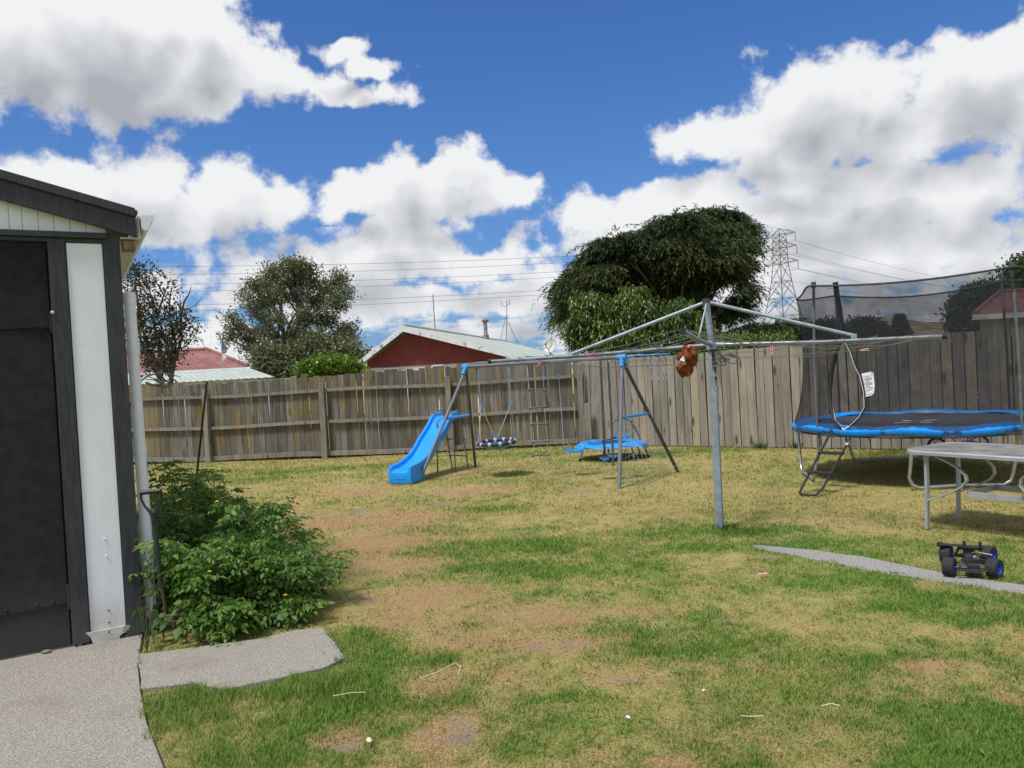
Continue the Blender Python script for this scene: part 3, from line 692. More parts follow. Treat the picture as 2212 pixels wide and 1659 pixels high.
def tree(name, label, Y, base_px, blobs, bark, leafm, nclump, kleaf, leaf=(.08, .04), spread=.25, style='round', trunks=1, tr=.16, group=None, limbs=None, forks=26, dk=.75, fork_z=None, cat='tree'):
    b0 = D(base_px[0], base_px[1], Y); root = Vector((b0.x, Y, 0))
    t = thing(name, root, label, cat, group)
    bw = blob_world(blobs, Y, dk); m = MB()
    ctr = sum((c for c, *_ in bw), Vector())/len(bw)
    fk = Vector((lerp(root.x, ctr.x, .35), Y, fork_z if fork_z else max(.6, ctr.z*.42)))
    for q in range(trunks):
        a = root+Vector((random.uniform(-1, 1)*.15*(trunks > 1), 0, -.1)); e = fk+Vector(((q-(trunks-1)/2)*tr*3.2, random.uniform(-.2, .2)*(trunks > 1), 0))
        limb(m, a, e, tr*1.25, tr*.8, .04)
        for i, (c, ra, rb, rc) in enumerate(bw):
            if i % trunks != q: continue
            pts = limb(m, e, c, tr*(.62 if len(bw) < 20 else .34), tr*.10, .09, 8, .05)
            for _ in range(max(2, forks//len(bw))):
                d = Vector(rdir(1)[0]); tgt = c+Vector((d.x*ra, d.y*rb, d.z*rc))*.85; limb(m, pts[random.choice((4, 5, 6, 7))], tgt, tr*.2, tr*.04, .12, 5)
    if limbs:
        for (p0, p1, r1, r2) in limbs: limb(m, D(p0[0], p0[1], Y), D(p1[0], p1[1], Y-.3), r1, r2, .10, 8)
    m.build('trunk', bark, t, smooth=True)
    P = clumps(bw, nclump)
    out = unit(P-np.array(ctr)); n = len(P)
    if style in ('round', 'tuft'):
        C = np.repeat(P, kleaf, 0)+RNG.normal(size=(n*kleaf, 3))*spread*np.array([1, 1, .8]); N_ = len(C)
        if style == 'tuft': Dr = unit(np.repeat(out, kleaf, 0)*.3+RNG.normal(size=(N_, 3))+np.array([0, 0, .35]))
        else: Dr = unit(RNG.normal(size=(N_, 3))+np.array([0, 0, -.35]))
        V, Fc = leaves_np(C, Dr, rdir(N_), leaf[0]*RNG.uniform(.6, 1.3, N_), leaf[1]*RNG.uniform(.7, 1.3, N_))
    elif style == 'weep':      # arching sprays whose tips hang
        per = kleaf; az = RNG.uniform(0, 2*math.pi, n)
        h = unit(out*np.array([1, 1, .15])+np.stack([np.cos(az), np.sin(az), np.zeros(n)], 1)*.9)
        T = np.linspace(0, 1, per)[None, :, None]; Ls = (RNG.uniform(.45, 1.1, n)*np.where(RNG.random(n) < .10, 1.75, 1))[:, None, None]*spread
        curve = P[:, None, :]+h[:, None, :]*T*Ls+np.array([0, 0, 1.])*(T*.50-T*T*RNG.uniform(.55, 1.25, n)[:, None, None])*Ls
        C = curve.reshape(-1, 3)+RNG.normal(size=(n*per, 3))*.02; N_ = len(C)
        tan = np.repeat(h, per, 0)+np.array([0, 0, 1.])*(.4-1.7*np.tile(np.linspace(0, 1, per), n))[:, None]+RNG.normal(size=(N_, 3))*.45
        V, Fc = leaves_np(C, tan, rdir(N_), leaf[0]*RNG.uniform(.6, 1.3, N_), leaf[1]*RNG.uniform(.7, 1.2, N_))
    elif style == 'peach':     # long leaves that arch out and hang from upright shoots
        per = kleaf; az = RNG.uniform(0, 2*math.pi, (n, per)); hh = np.linspace(0, 1, per)[None, :]
        C = P[:, None, :]+np.array([0, 0, 1.])*(hh[..., None]*spread*1.6)+RNG.normal(size=(n, 1, 3))*.03
        C = C.reshape(-1, 3); N_ = len(C); a = az.ravel()
        h = np.stack([np.cos(a), np.sin(a), np.zeros(N_)], 1); Ln = leaf[0]*RNG.uniform(.7, 1.2, N_); wd = leaf[1]*RNG.uniform(.8, 1.2, N_)
        V1, F1 = leaves_np(C, h+np.array([0, 0, .45]), rdir(N_), Ln*.55, wd)
        V2, F2 = leaves_np(C+(unit(h+np.array([0, 0, .45])))*(Ln*.5)[:, None], h*.5+np.array([0, 0, -.9]), h+RNG.normal(size=(N_, 3))*.3, Ln*.75, wd)
        V = np.concatenate([V1, V2]); Fc = np.concatenate([F1, F2+len(V1)])
    npmesh('crown', V, Fc, leafm, t); return t
bark = pm('grey_brown_bark', L(.12, .10, .08), L(.06, .05, .04), scale=6, stretch=(3, 3, 1), rough=.9, bump=.6, bscale=20)
barkg = pm('pale_grey_bark', L(.20, .18, .16), L(.10, .09, .08), scale=6, stretch=(3, 3, 1), rough=.9, bump=.5, bscale=20)
lf_dark = leafmat('weeping_conifer_foliage', [L(.010, .019, .006), L(.026, .041, .010), L(.048, .068, .015), L(.085, .095, .024)], .22, .6, .9)
lf_grey = leafmat('grey_green_foliage', [L(.040, .050, .022), L(.085, .10, .045), L(.15, .165, .085), L(.24, .23, .13)], .22, .5, 1.1)
lf_red = leafmat('dark_leaf_with_red_tinge', [L(.016, .026, .010), L(.032, .045, .016), L(.06, .06, .02), L(.14, .04, .03)], .22, .45, 2.2)
lf_lime = leafmat('glossy_lime_foliage', [L(.04, .09, .008), L(.10, .19, .014), L(.20, .30, .03)], .3, .3, 2.5, .6)
lf_peach = leafmat('peach_tree_foliage', [L(.020, .042, .006), L(.050, .095, .012), L(.11, .165, .028), L(.19, .23, .06)], .3, .4, 1.6)
lf_mid = leafmat('mid_green_foliage', [L(.02, .04, .01), L(.05, .085, .02), L(.09, .13, .035)], .25, .5, .7)
# big weeping tree on the right
T4 = [(1420+((2000+cx*.482)/1.736-1428)*.93, (700+cy*.482)/1.736, rx*.482/1.736*.80, ry*.482/1.736*.80, random.uniform(-2, 1.5)) for cx, cy, rx, ry in ((1400, 240, 200, 50), (1200, 280, 150, 45), (1560, 260, 150, 50), (1690, 340, 90, 60), (1060, 320, 110, 40), (950, 380, 120, 45), (1250, 360, 200, 60), (1500, 370, 200, 60), (760, 430, 130, 45), (600, 450, 120, 40), (900, 480, 180, 55), (1150, 470, 200, 60), (1450, 480, 200, 60), (1670, 450, 100, 60), (520, 510, 90, 45), (700, 550, 170, 55), (950, 590, 200, 60),
 (1250, 580, 200, 60), (1530, 580, 170, 55), (1680, 610, 70, 36), (430, 600, 80, 45), (340, 680, 80, 50), (560, 670, 170, 60), (850, 690, 200, 60), (1150, 700, 200, 60), (1430, 690, 150, 40), (1620, 690, 100, 36), (260, 770, 50, 60), (420, 790, 130, 60), (700, 810, 200, 70), (1000, 810, 200, 70), (1240, 800, 110, 50), (1680, 800, 70, 36), (240, 880, 45, 60), (400, 900, 110, 80), (1630, 890, 80, 36), (1500, 960, 110, 46), (1640, 970, 70, 46), (240, 1000, 40, 60), (1400, 1030, 120, 46), (700, 960, 250, 100), (1100, 960, 200, 100), (1180, 600, 170, 80), (1280, 690, 130, 60), (1150, 760, 170, 70), (1240, 860, 110, 60))]
tree('weeping_tree', 'huge dark green tree with drooping feathery sprays behind the fence corner', 25, (1470, 800), T4, bark, lf_dark, 9000, 26, leaf=(.15, .034), spread=.66, style='weep', tr=.17, forks=80, dk=1.1)
tree('low_dark_tree', 'low dark evergreen mound to the left of the pylon above the fence', 23, (1690, 800), [(1640, 735, 70, 32), (1700, 722, 60, 30), (1560, 745, 60, 28), (1735, 740, 40, 20)], bark, lf_dark, 1500, 20, leaf=(.14, .034), spread=.45, style='weep', tr=.1, forks=20)
tree('peach_tree', 'leafy peach tree with curled pale shoots leaning over the fence corner', 18.2, (1370, 820),
     [(1290, 700, 62, 55), (1370, 695, 62, 60), (1250, 735, 38, 38), (1330, 740, 90, 42), (1450, 720, 60, 56), (1500, 735, 46, 45), (1410, 750, 90, 36), (1475, 690, 30, 36), (1265, 665, 34, 22), (1370, 655, 36, 22)], bark, lf_peach, 1900, 9, leaf=(.15, .035), spread=.14, style='peach', tr=.07, forks=20)
tree('small_shrub', 'low shrub top showing just right of the clothesline pole over the fence', 17.2, (1600, 800), [(1590, 745, 60, 16), (1680, 742, 50, 10), (1540, 752, 40, 14)], bark, lf_peach, 260, 9, leaf=(.12, .03), spread=.1, style='peach', tr=.04, forks=8, cat='shrub')
# grey green tree left of the red house
T2 = [((400+cx*.482)/1.736, (900+cy*.482)/1.736, rx*.482/1.736*.82, ry*.482/1.736*.82, random.uniform(-1.3, 1.3)) for cx, cy, rx, ry in ((1440, 215, 110, 60), (1300, 265, 80, 60), (1560, 245, 70, 60), (1420, 330, 130, 60), (1230, 350, 80, 60), (1150, 370, 60, 50), (1600, 340, 70, 50), (1800, 315, 70, 60), (1860, 410, 50, 50), (1700, 390, 80, 50), (1330, 440, 110, 50), (1220, 500, 90, 45), (1620, 490, 90, 60), (1480, 450, 80, 50),
 (1790, 490, 80, 55), (1120, 520, 50, 40), (1550, 600, 90, 60), (1700, 620, 90, 55), (1330, 610, 60, 40), (1180, 590, 60, 35), (1860, 700, 80, 45), (1060, 430, 42, 30), (970, 620, 50, 36), (1010, 700, 70, 42), (1090, 760, 60, 42), (950, 760, 40, 36), (1190, 715, 80, 36), (1100, 850, 50, 36), (1290, 730, 60, 34), (1480, 720, 70, 50), (1620, 760, 90, 50), (1250, 880, 60, 50), (1900, 770, 50, 50), (1690, 850, 80, 50), (1880, 860, 60, 50))]
tree('gum_tree', 'tall grey green tree with a leaning forked trunk left of the red house', 33, (640, 830), T2, barkg, lf_grey, 640, 36, leaf=(.17, .055), spread=.21, style='tuft', trunks=2, tr=.22, forks=60, fork_z=2.6,
     limbs=[((625, 790), (545, 720), .10, .04), ((545, 720), (505, 705), .05, .02)])
tree('bushy_tree', 'low dark bushy tree behind the lime shrub', 31, (600, 830), [(600, 785, 40, 28), (640, 790, 60, 30), (730, 770, 44, 30), (575, 770, 18, 14), (690, 760, 40, 24)], barkg, lf_grey, 900, 30, leaf=(.18, .07), spread=.28, style='tuft', tr=.1, forks=14)
tree('lime_shrub', 'bright yellow green glossy shrub showing above the old fence', 18.3, (715, 820), [(700, 795, 44, 18), (745, 795, 40, 14), (672, 797, 30, 10), (715, 783, 24, 10)], bark, lf_lime, 380, 22, leaf=(.11, .045), spread=.09, style='tuft', tr=.03, forks=6, cat='shrub')
# sparse tree by the shed
T1 = [(300, 640, 50, 60), (340, 690, 56, 60), (300, 720, 50, 60), (380, 690, 36, 34), (350, 760, 44, 46), (310, 590, 34, 22), (405, 700, 22, 26), (330, 790, 30, 22), (290, 570, 26, 16), (370, 620, 20, 20), (395, 730, 30, 16)]
tree('sparse_leaf_tree', 'half bare tree with dark and reddish leaves and dead twigs beside the shed', 18.6, (368, 830), T1, bark, lf_red, 430, 10, leaf=(.10, .045), spread=.13, style='round', tr=.07, trunks=2, forks=60, fork_z=1.9,
     limbs=[((372, 790), (398, 650), .045, .02), ((398, 650), (412, 618), .02, .006), ((392, 670), (438, 642), .014, .005), ((340, 690), (370, 600), .03, .008), ((370, 610), (400, 588), .010, .004), ((355, 640), (330, 570), .02, .006), ((330, 580), (345, 575), .008, .003), ((300, 600), (282, 560), .015, .004), ((370, 760), (430, 705), .02, .006), ((410, 720), (450, 755), .010, .004)])
m = MB()
for i in range(9): limb(m, D(300+random.uniform(-15, 90), 826, 17.3), D(320+random.uniform(-20, 80), 814+random.uniform(-6, 6), 17.2), .02, .006, .15, 5)
tag(m.build('dead_branch', bark, loc=D(340, 822, 17.25), smooth=True), 'dark dead branch lying along the top of the fence under the sparse tree', 'branch')
# trees seen through and beside the trampoline net
tree('tree_by_house', 'mid green tree between the trampoline net and the red roofed house on the right', 27, (2095, 760), [(2105, 645, 26, 20), (2075, 668, 16, 22), (2128, 640, 30, 24), (2100, 690, 36, 26), (2070, 700, 14, 16), (2155, 628, 24, 10)], bark, lf_mid, 800, 24, leaf=(.14, .07), spread=.15, style='tuft', tr=.12, forks=20)
tree('tree_behind_roof', 'tree top rising behind the red roofed house at the right edge', 40, (2225, 760), [(2215, 590, 34, 24), (2250, 600, 40, 40), (2215, 640, 50, 30)], bark, lf_mid, 500, 24, leaf=(.26, .12), spread=.35, style='tuft', tr=.2, forks=14)
for i, (x, y, rx, ry, lab) in enumerate(((1784, 716, 22, 14, 'dark round tree far off behind the left of the trampoline net'), (1868, 712, 32, 18, 'broad dark tree far off behind the trampoline net'), (1910, 728, 34, 7, 'low dark bushes far off beside the conifer'))):
    tree('distant_tree', lab, 75, (x, 780), [(x, y, rx, ry), (x-rx*.5, y+ry*.5, rx*.7, ry*.7), (x+rx*.5, y+ry*.6, rx*.7, ry*.7), (x, y+ry, rx, ry)], bark, lf_dark, 600, 22, leaf=(.34, .18), spread=.42, style='tuft', tr=.2, forks=8)
t = thing('conifer', D(1945, 745, 70)*1, 'small pointed dark conifer against the dry hillside', 'tree'); base = D(1945, 720, 70); base.z = 0
top = D(1944, 677, 70); m = MB(); m.tube([base, Vector((base.x, 70, top.z))], [.3, .05], 7); m.build('trunk', bark, t)
n = 9000; hgt = RNG.random(n)**.8; rad = (1-hgt)*1.9*(.55+.45*np.sin(hgt*38)**2)+.1; az = RNG.uniform(0, 6.283, n); rr = np.sqrt(RNG.random(n))
z0 = base.z+.5; C = np.stack([base.x+np.cos(az)*rad*rr, 70+np.sin(az)*rad*rr, z0+hgt*(top.z-z0)], 1)
V, Fc = leaves_np(C, np.stack([np.cos(az), np.sin(az), -.4*np.ones(n)], 1), rdir(n), np.full(n, .45), np.full(n, .18)); npmesh('crown', V, Fc, lf_dark, t)
# ------------------------------------------------------------------ hills
def hills():
    mt = bpy.data.materials.new('hillside'); mt.use_nodes = True; b = NB(mt.node_tree); bs = mt.node_tree.nodes['Principled BSDF']; tc = b.n('ShaderNodeTexCoord')
    P = tc.outputs['Object']; f = b.ss(b.noise(P, .012, 6, .65), .44, .50); at = b.n('ShaderNodeVertexColor', layer_name='Col')
    forest = b.mix(b.noise(P, .12, 4), L(.035, .048, .042), L(.09, .11, .085)); dry = b.mix(b.noise(P, .03, 4), L(.26, .20, .12), L(.33, .26, .16))  # slightly bluish forest, distance haze put into the colour
    sx = b.sep(at.outputs[0])[0]
    b.put(bs.inputs['Base Color'], b.mix(b.ss(b.m('ADD', sx, b.m('MULTIPLY_ADD', b.noise(P, .02, 5, .6), .6, -.3)), .45, .55), dry, forest)); bs.inputs['Roughness'].default_value = 1
    bs.inputs['Specular IOR Level'].default_value = .1
    azs = np.radians(np.linspace(-70, 70, 421)); rows = [520, 620, 720, 820, 900, 980, 1100, 1250, 1400, 1600]
    V = []; Cc = []
    az1 = lambda x: math.degrees(math.atan((x-CX)/FP))
    xs = [az1(q) for q in (-2600, 0, 480, 577, 640, 900, 1500, 1700, 1800, 1850, 1930, 2000, 2060, 2200, 3200, 6000)]
    hp = [14, 20, 30, 38, 30, 22, 30, 38, 54, 60, 58, 46, 42, 50, 50, 40]         # skyline height in pixels over the horizon
    for j, Rr in enumerate(rows):
        t_ = j/(len(rows)-1); prof = [0, .30, .50, .66, .78, .70, .84, 1.0, .96, .6][j]
        for i, a in enumerate(azs):
            hh = np.interp(math.degrees(a), xs, hp); n_ = fbm(np.array([a*9+j*.35]), np.array([Rr*.004]), 7, 5)[0]
            z = (hh*(.72+.56*n_)*prof)/FP*1250 if j else -3
            V.append((math.sin(a)*Rr, math.cos(a)*Rr, z))
            fz = 1.0 if prof > .8 else (.25+.45*(fbm(np.array([a*14]), np.array([Rr*.01]), 31, 3)[0]))
            Cc.append((fz, fz, fz))
    n = len(azs); i = (np.arange(len(rows)-1)[:, None]*n+np.arange(n-1)[None, :]).ravel()
    o = npmesh('hills', np.array(V), np.stack([i, i+1, i+n+1, i+n], 1), mt, col=np.array(Cc), kind='structure', smooth=True)
hills()
# ------------------------------------------------------------------ houses
def corr(name, c1, c2, dirt): return pm(name, c1, c2, scale=1.5, rough=.6, dirt=dirt, dirt_scale=2.5, dirt_thr=(.55, .8))
redwall = pm('maroon_weatherboard', L(.185, .026, .022), L(.225, .034, .028), scale=2, rough=.65, bump=.1)
greenroof = corr('pale_green_iron_roof', L(.34, .38, .34), L(.42, .46, .41), L(.26, .28, .25))
redroof = corr('faded_red_roof', L(.19, .070, .058), L(.27, .115, .095), L(.13, .08, .068))
bargem = pm('peeling_white_barge', L(.62, .64, .66), L(.70, .72, .73), scale=3, rough=.6, dirt=L(.24, .24, .23), dirt_scale=5, dirt_thr=(.56, .66))
housew = pm('off_white_wall', L(.60, .62, .62), L(.68, .69, .68), scale=2, rough=.7)
glass = pm('dim_window_glass', L(.10, .12, .14), rough=.08, spec=.8)
metalg = pm('galvanised_metal', L(.34, .37, .40), L(.45, .48, .51), scale=14, rough=.42, metal=.75, bump=.1, rough2=.6)
rust = pm('rusty_flue', L(.20, .15, .12), L(.34, .32, .29), scale=7, rough=.7, metal=.2)
def corrugated(m, a, b_, c, d, pitch=.15, amp=.012):
    """sheet a-b (eave) c-d (ridge); ribs run from eave to ridge"""
    n = max(4, int((b_-a).length/pitch)*2); nrm = (b_-a).cross(d-a).normalized()
    if nrm.z < 0: nrm = -nrm
    g = [[lerp(a, b_, i/n)+nrm*(amp if i % 2 else 0) for i in range(n+1)], [lerp(d, c, i/n)+nrm*(amp if i % 2 else 0) for i in range(n+1)]]
    m.sheet(g); return m
def red_house():
    e = Vector((math.sin(math.radians(10)), math.cos(math.radians(10)), 0)); g = Vector((e.y, -e.x, 0))
    ap = D(879, 706, 28); P = lambda x, y: PL(x, y, ap, e)
    h = thing('house', Vector((ap.x, ap.y+4, 0)), 'maroon gabled house with a pale green roof behind the old fence', 'house')
    lf = P(776, 788); rt = P(1132, 769); Lh = 20.5
    a0 = ap-e*.45
    # gable wall of separate maroon boards
    wl, wr, wa = P(793, 792), P(1092, 770), P(884, 722)
    wl.z = wr.z = 2.05; n = 44
    for i in range(n):
        x0 = lerp(wl, wr, i/n); x1 = lerp(wl, wr, (i+1)/n); tz = []
        for q in (x0, x1):
            t = (q-wl).length/(wr-wl).length; ta = (Vector((wa.x, wa.y, 0))-Vector((wl.x, wl.y, 0))).length/(wr-wl).length
            tz.append(lerp(2.24, wa.z+.05, t/ta) if t < ta else lerp(wa.z+.05, 2.30, (t-ta)/(1-ta)))
        d = (x1-x0)*.965; z0 = 2.02
        m = MB(); m.slab([Vector((x0.x, x0.y, z0)), Vector((x0.x+d.x, x0.y+d.y, z0)), Vector((x0.x+d.x, x0.y+d.y, tz[1])), Vector((x0.x, x0.y, tz[0]))], e*.03); m.build('gable_board', redwall, h)
    m = MB(); m.slab([wl+e*.031+Vector((0, 0, -2.05)), wr+e*.031+Vector((0, 0, -2.05)), wr+e*.031+Vector((0, 0, .2)), Vector((wa.x, wa.y, wa.z))+e*.031, wl+e*.031+Vector((0, 0, .15))], e*.1); m.build('wall', housew, h)
    sw = lerp(wl, wr, 1.0); m = MB(); m.slab([wr+Vector((0, 0, -2.05))+e*.14, wr+e*Lh*.96+Vector((0, 0, -2.05)), wr+e*Lh*.96, wr+e*.14], -g*.1); m.build('wall', housew, h)
    for (x0, x1, yt) in ((830, 862, 797), (934, 962, 790), (1020, 1062, 783)):
        a = P(x0, yt)-e*.04; b_ = P(x1, yt)-e*.04; b_.z = a.z = min(a.z, 2.0); m = MB()
        m.beam(a, b_, .05, .06); m.beam(a, a-Vector((0, 0, 1.1)), .05, .05, e); m.beam(b_, b_-Vector((0, 0, 1.1)), .05, .05, e)
        fr = m.build('window', bargem, h)
        MB().slab([a-Vector((0, 0, .03)), b_-Vector((0, 0, .03)), b_-Vector((0, 0, 1.1)), a-Vector((0, 0, 1.1))], e*.01).build('pane', glass, fr)
    # roof
    up = Vector((0, 0, .0)); lz, rz, az_ = lf.z, rt.z, ap.z
    L0, R0, A0 = lf-e*.45, rt-e*.45, a0
    m = MB(); corrugated(m, R0, R0+e*Lh, A0+e*Lh, A0, .2, .02); m.build('roof', greenroof, h)
    m = MB(); corrugated(m, L0, L0+e*Lh, A0+e*Lh, A0, .2, .02); m.build('roof', greenroof, h)
    for q in (L0, R0):
        d = (A0-q).normalized(); s0 = q-d*.05
        m = MB(); m.slab([s0+Vector((0, 0, -.17)), A0+Vector((0, 0, -.19)), A0+Vector((0, 0, .02)), s0+Vector((0, 0, .02))], -e*.04); m.build('barge_board', bargem, h)
    MB().tube([A0+Vector((0, 0, .03)), A0+e*Lh+Vector((0, 0, .03))], .07, 8).build('ridge_cap', greenroof, h)
    m = MB(); m.beam(R0+Vector((.08, .1, -.06)), R0+e*Lh+Vector((.08, 0, -.06)), .12, .10); m.build('gutter', housew, h)
    # flue
    dr = (R0-A0)
    def on_roof(x, y):
        nrm = dr.cross(e).normalized(); return PL(x, y, A0, nrm)
    c = on_roof(1050, 733); k = c.y/FP; hh = 44*k
    fl = MB().lathe([(.10, -.15), (.16, 0), (.16, hh*.22), (.10, hh*.24), (.10, hh*.85)], c, n=12).build('flue', rust, h, smooth=True)
    MB().lathe([(.0, hh*.80), (.13, hh*.84), (.19, hh*.90), (.19, hh*.93), (.10, hh*1.0), (0, hh*1.0)], c, n=12).build('cowl', pm('red_cowl', L(.30, .09, .06), rough=.6), fl, smooth=True)
    # aerials
    thin = pm('dull_aerial_metal', L(.20, .21, .23), rough=.5, metal=.5)
    c = on_roof(940, 712); tp = D(935, 636, c.y); MB().tube([c, tp], .022, 6).build('aerial', thin, h)
    c = on_roof(1094, 736); Yc = c.y; tp = D(1095, 648, Yc); m = MB(); m.tube([c, tp], .028, 6)
    md = D(1092, 685, Yc); m.tube([md, D(1081, 736, Yc)], .02, 5); m.tube([md, D(1121, 746, Yc)], .02, 5)
    m.tube([D(1083, 652, Yc), D(1084, 660, Yc), D(1092, 662, Yc), D(1101, 656, Yc), D(1101, 646, Yc)], .025, 6); m.build('aerial', thin, h, smooth=True)
    # dish
    c = D(1189, 747, 27.0); dsh = MB(); ax = Vector((-.55, -.75, .35)).normalized(); R_ = .26
    dsh.lathe([(0, -.06), (R_*.4, -.05), (R_*.75, -.025), (R_, .02), (R_*1.0, .028), (R_*.75, -.015), (R_*.4, -.04), (0, -.05)], c, ax, 28)
    mm = pm('stained_grey_dish', L(.50, .51, .50), L(.58, .59, .58), scale=5, rough=.5, dirt=L(.28, .25, .18), dirt_scale=6, dirt_thr=(.5, .62))
    ds = dsh.build('satellite_dish', mm, h, smooth=True)
    m = MB(); m.tube([c-ax*.05, c+Vector((-.02, .1, -.25)), c+Vector((.02, .15, -.50))], .022, 6); m.tube([c+Vector((-.05, .1, -.2)), c+Vector((.22, .1, -.50))], .015, 5); m.build('bracket', thin, ds)
    m = MB(); tipp = c+ax*.32+Vector((-.03, 0, -.04)); m.tube([c+Vector((0, 0, -.26)), tipp], .012, 5); m.tube([tipp, tipp+Vector((.07, 0, 0))], .035, 8); m.build('feed_arm', thin, ds)
red_house()
def left_houses():
    h = thing('house', D(420, 830, 36).xy.to_3d(), 'low house with a faded red hipped roof behind the sparse tree', 'house')
    zr, ze = 3.48, 2.10
    A = D(150, 760, 38); A.z = zr; B = D(447, 760, 38); B.z = zr; a = D(60, 800, 33); a.z = ze; c = D(572, 806, 33.5); c.z = ze; c2 = D(560, 806, 43); c2.z = ze; a2 = D(60, 806, 43); a2.z = ze
    m = MB(); corrugated(m, a, c, B, A, .28, .03); m.build('roof', redroof, h)
    m = MB(); corrugated(m, c, c2, B+Vector((.01, .01, 0)), B, .28, .03); m.build('roof', redroof, h)
    m = MB(); corrugated(m, a2, c2, B+Vector((0, .01, 0)), A+Vector((0, .01, 0)), .28, .03); m.build('roof', redroof, h)
    for p, q in ((A, B), (B, c)): MB().tube([p+Vector((0, 0, .05)), q+Vector((0, 0, .05))], .09, 8).build('ridge_cap', redroof, h)
    m = MB(); m.slab([Vector((a.x, 34, 0)), Vector((c.x-.6, 34, 0)), Vector((c.x-.6, 34, ze)), Vector((a.x, 34, ze))], (0, 8, 0)); m.build('wall', housew, h)
    MB().beam(a+Vector((0, -.05, -.06)), c+Vector((0, -.05, -.06)), .12, .14).build('gutter', bargem, h)
    s = thing('garage', D(450, 830, 25).xy.to_3d(), 'low building with a pale green sheet roof just behind the old fence', 'garage')
    t0 = D(180, 800, 27); t0.z = 2.22; t1 = D(541, 800, 27); t1.z = 2.22; b1 = D(596, 814, 23); b1.z = 1.83; b0_ = D(180, 820, 23); b0_.z = 1.83
    m = MB(); corrugated(m, b0_, b1, t1, t0, .2, .02); m.build('roof', greenroof, s)
    MB().beam(t0+Vector((0, .05, .03)), t1+Vector((0, .05, .03)), .15, .05).build('flashing', bargem, s)
    m = MB(); m.slab([Vector((b0_.x, 23.2, 0)), Vector((b1.x-.2, 23.2, 0)), Vector((b1.x-.2, 23.2, 1.8)), Vector((b0_.x, 23.2, 1.8))], (0, 3.6, 0)); m.build('wall', housew, s)
    # flag
    f = thing('flag', D(480, 806, 29).xy.to_3d(), 'tattered red white and blue flag on a thin pole over the red roof', 'flag')
    MB().tube([Vector((D(480, 800, 29).x, 29, 0)), D(477.5, 731, 29)], .02, 6).build('flagpole', pm('pole_white', L(.5, .5, .5)), f)
    def strip(name, c, pts):
        MB().slab([D(x, y, 29) for x, y in pts], (0, .01, 0)).build(name, pm('flag_'+name, c, rough=.8), f)
    strip('blue_cloth', L(.10, .11, .22), [(478, 733), (480, 733), (486, 745), (492, 752), (491, 757), (478.5, 757)])
    strip('red_cloth', L(.45, .12, .11), [(478.5, 757.3), (491, 757.3), (489, 761), (487, 764), (479, 764)])
    strip('white_cloth', L(.70, .70, .72), [(479, 764.3), (487, 764.3), (486, 768), (490, 771), (486, 775), (483, 779), (479, 778)])
left_houses()
def right_house():
    Y = 20.5; e0 = D(2104, 680, Y); ze = e0.z
    h = thing('house', Vector((e0.x+1, Y+2, 0)), 'cream house with a red hipped roof behind the right of the fence', 'house')
    R1 = D(2160, 632, Y+3.6); zr = R1.z; e1 = Vector((e0.x+9, Y-1.0, ze)); r2 = Vector((R1.x+7, R1.y-.8, zr)); bk = Vector((e0.x+5.2, Y+7.5, ze))
    m = MB(); corrugated(m, e0, e1, r2, R1, .2, .02); m.build('roof', redroof, h)
    m = MB(); corrugated(m, bk, e0, R1+Vector((.005, 0, 0)), R1, .2, .02); m.build('roof', redroof, h)
    MB().tube([e0+Vector((0, 0, .03)), R1+Vector((0, 0, .03)), r2+Vector((0, 0, .03))], .07, 8).build('ridge_cap', redroof, h)
    MB().beam(e0+Vector((-.05, -.05, -.07)), e1+Vector((0, -.05, -.07)), .14, .14).build('gutter', bargem, h)
    d = (e1-e0).normalized(); m = MB(); w0 = e0+d*.35+Vector((0, .35, 0)); w1 = e1+Vector((0, .35, 0))
    n = 11                                                             # weatherboards
    for i in range(n):
        za, zb = ze*i/n, ze*(i+1)/n-.01
        if zb < 1.2: continue
        MB().slab([Vector((w0.x, w0.y-.02, za)), Vector((w1.x, w1.y-.02, za)), Vector((w1.x, w1.y, zb)), Vector((w0.x, w0.y, zb))], (0, .02, 0)).build('weatherboard', cream, h)
    m.slab([Vector((w0.x+.02, w0.y+.03, 0)), Vector((w1.x, w1.y+.03, 0)), Vector((w1.x, w1.y+.03, ze-.05)), Vector((w0.x+.02, w0.y+.03, ze-.05))], (4.7, 6.5, 0)); m.build('wall', cream, h)
    a = w0+d*.75+Vector((0, -.05, -.32-ze+2.46)); MB().slab([a, a+d*1.0, a+d*1.0-Vector((0, 0, 1.1)), a-Vector((0, 0, 1.1))], (0, .03, 0)).build('blind', housew, h)
right_house()
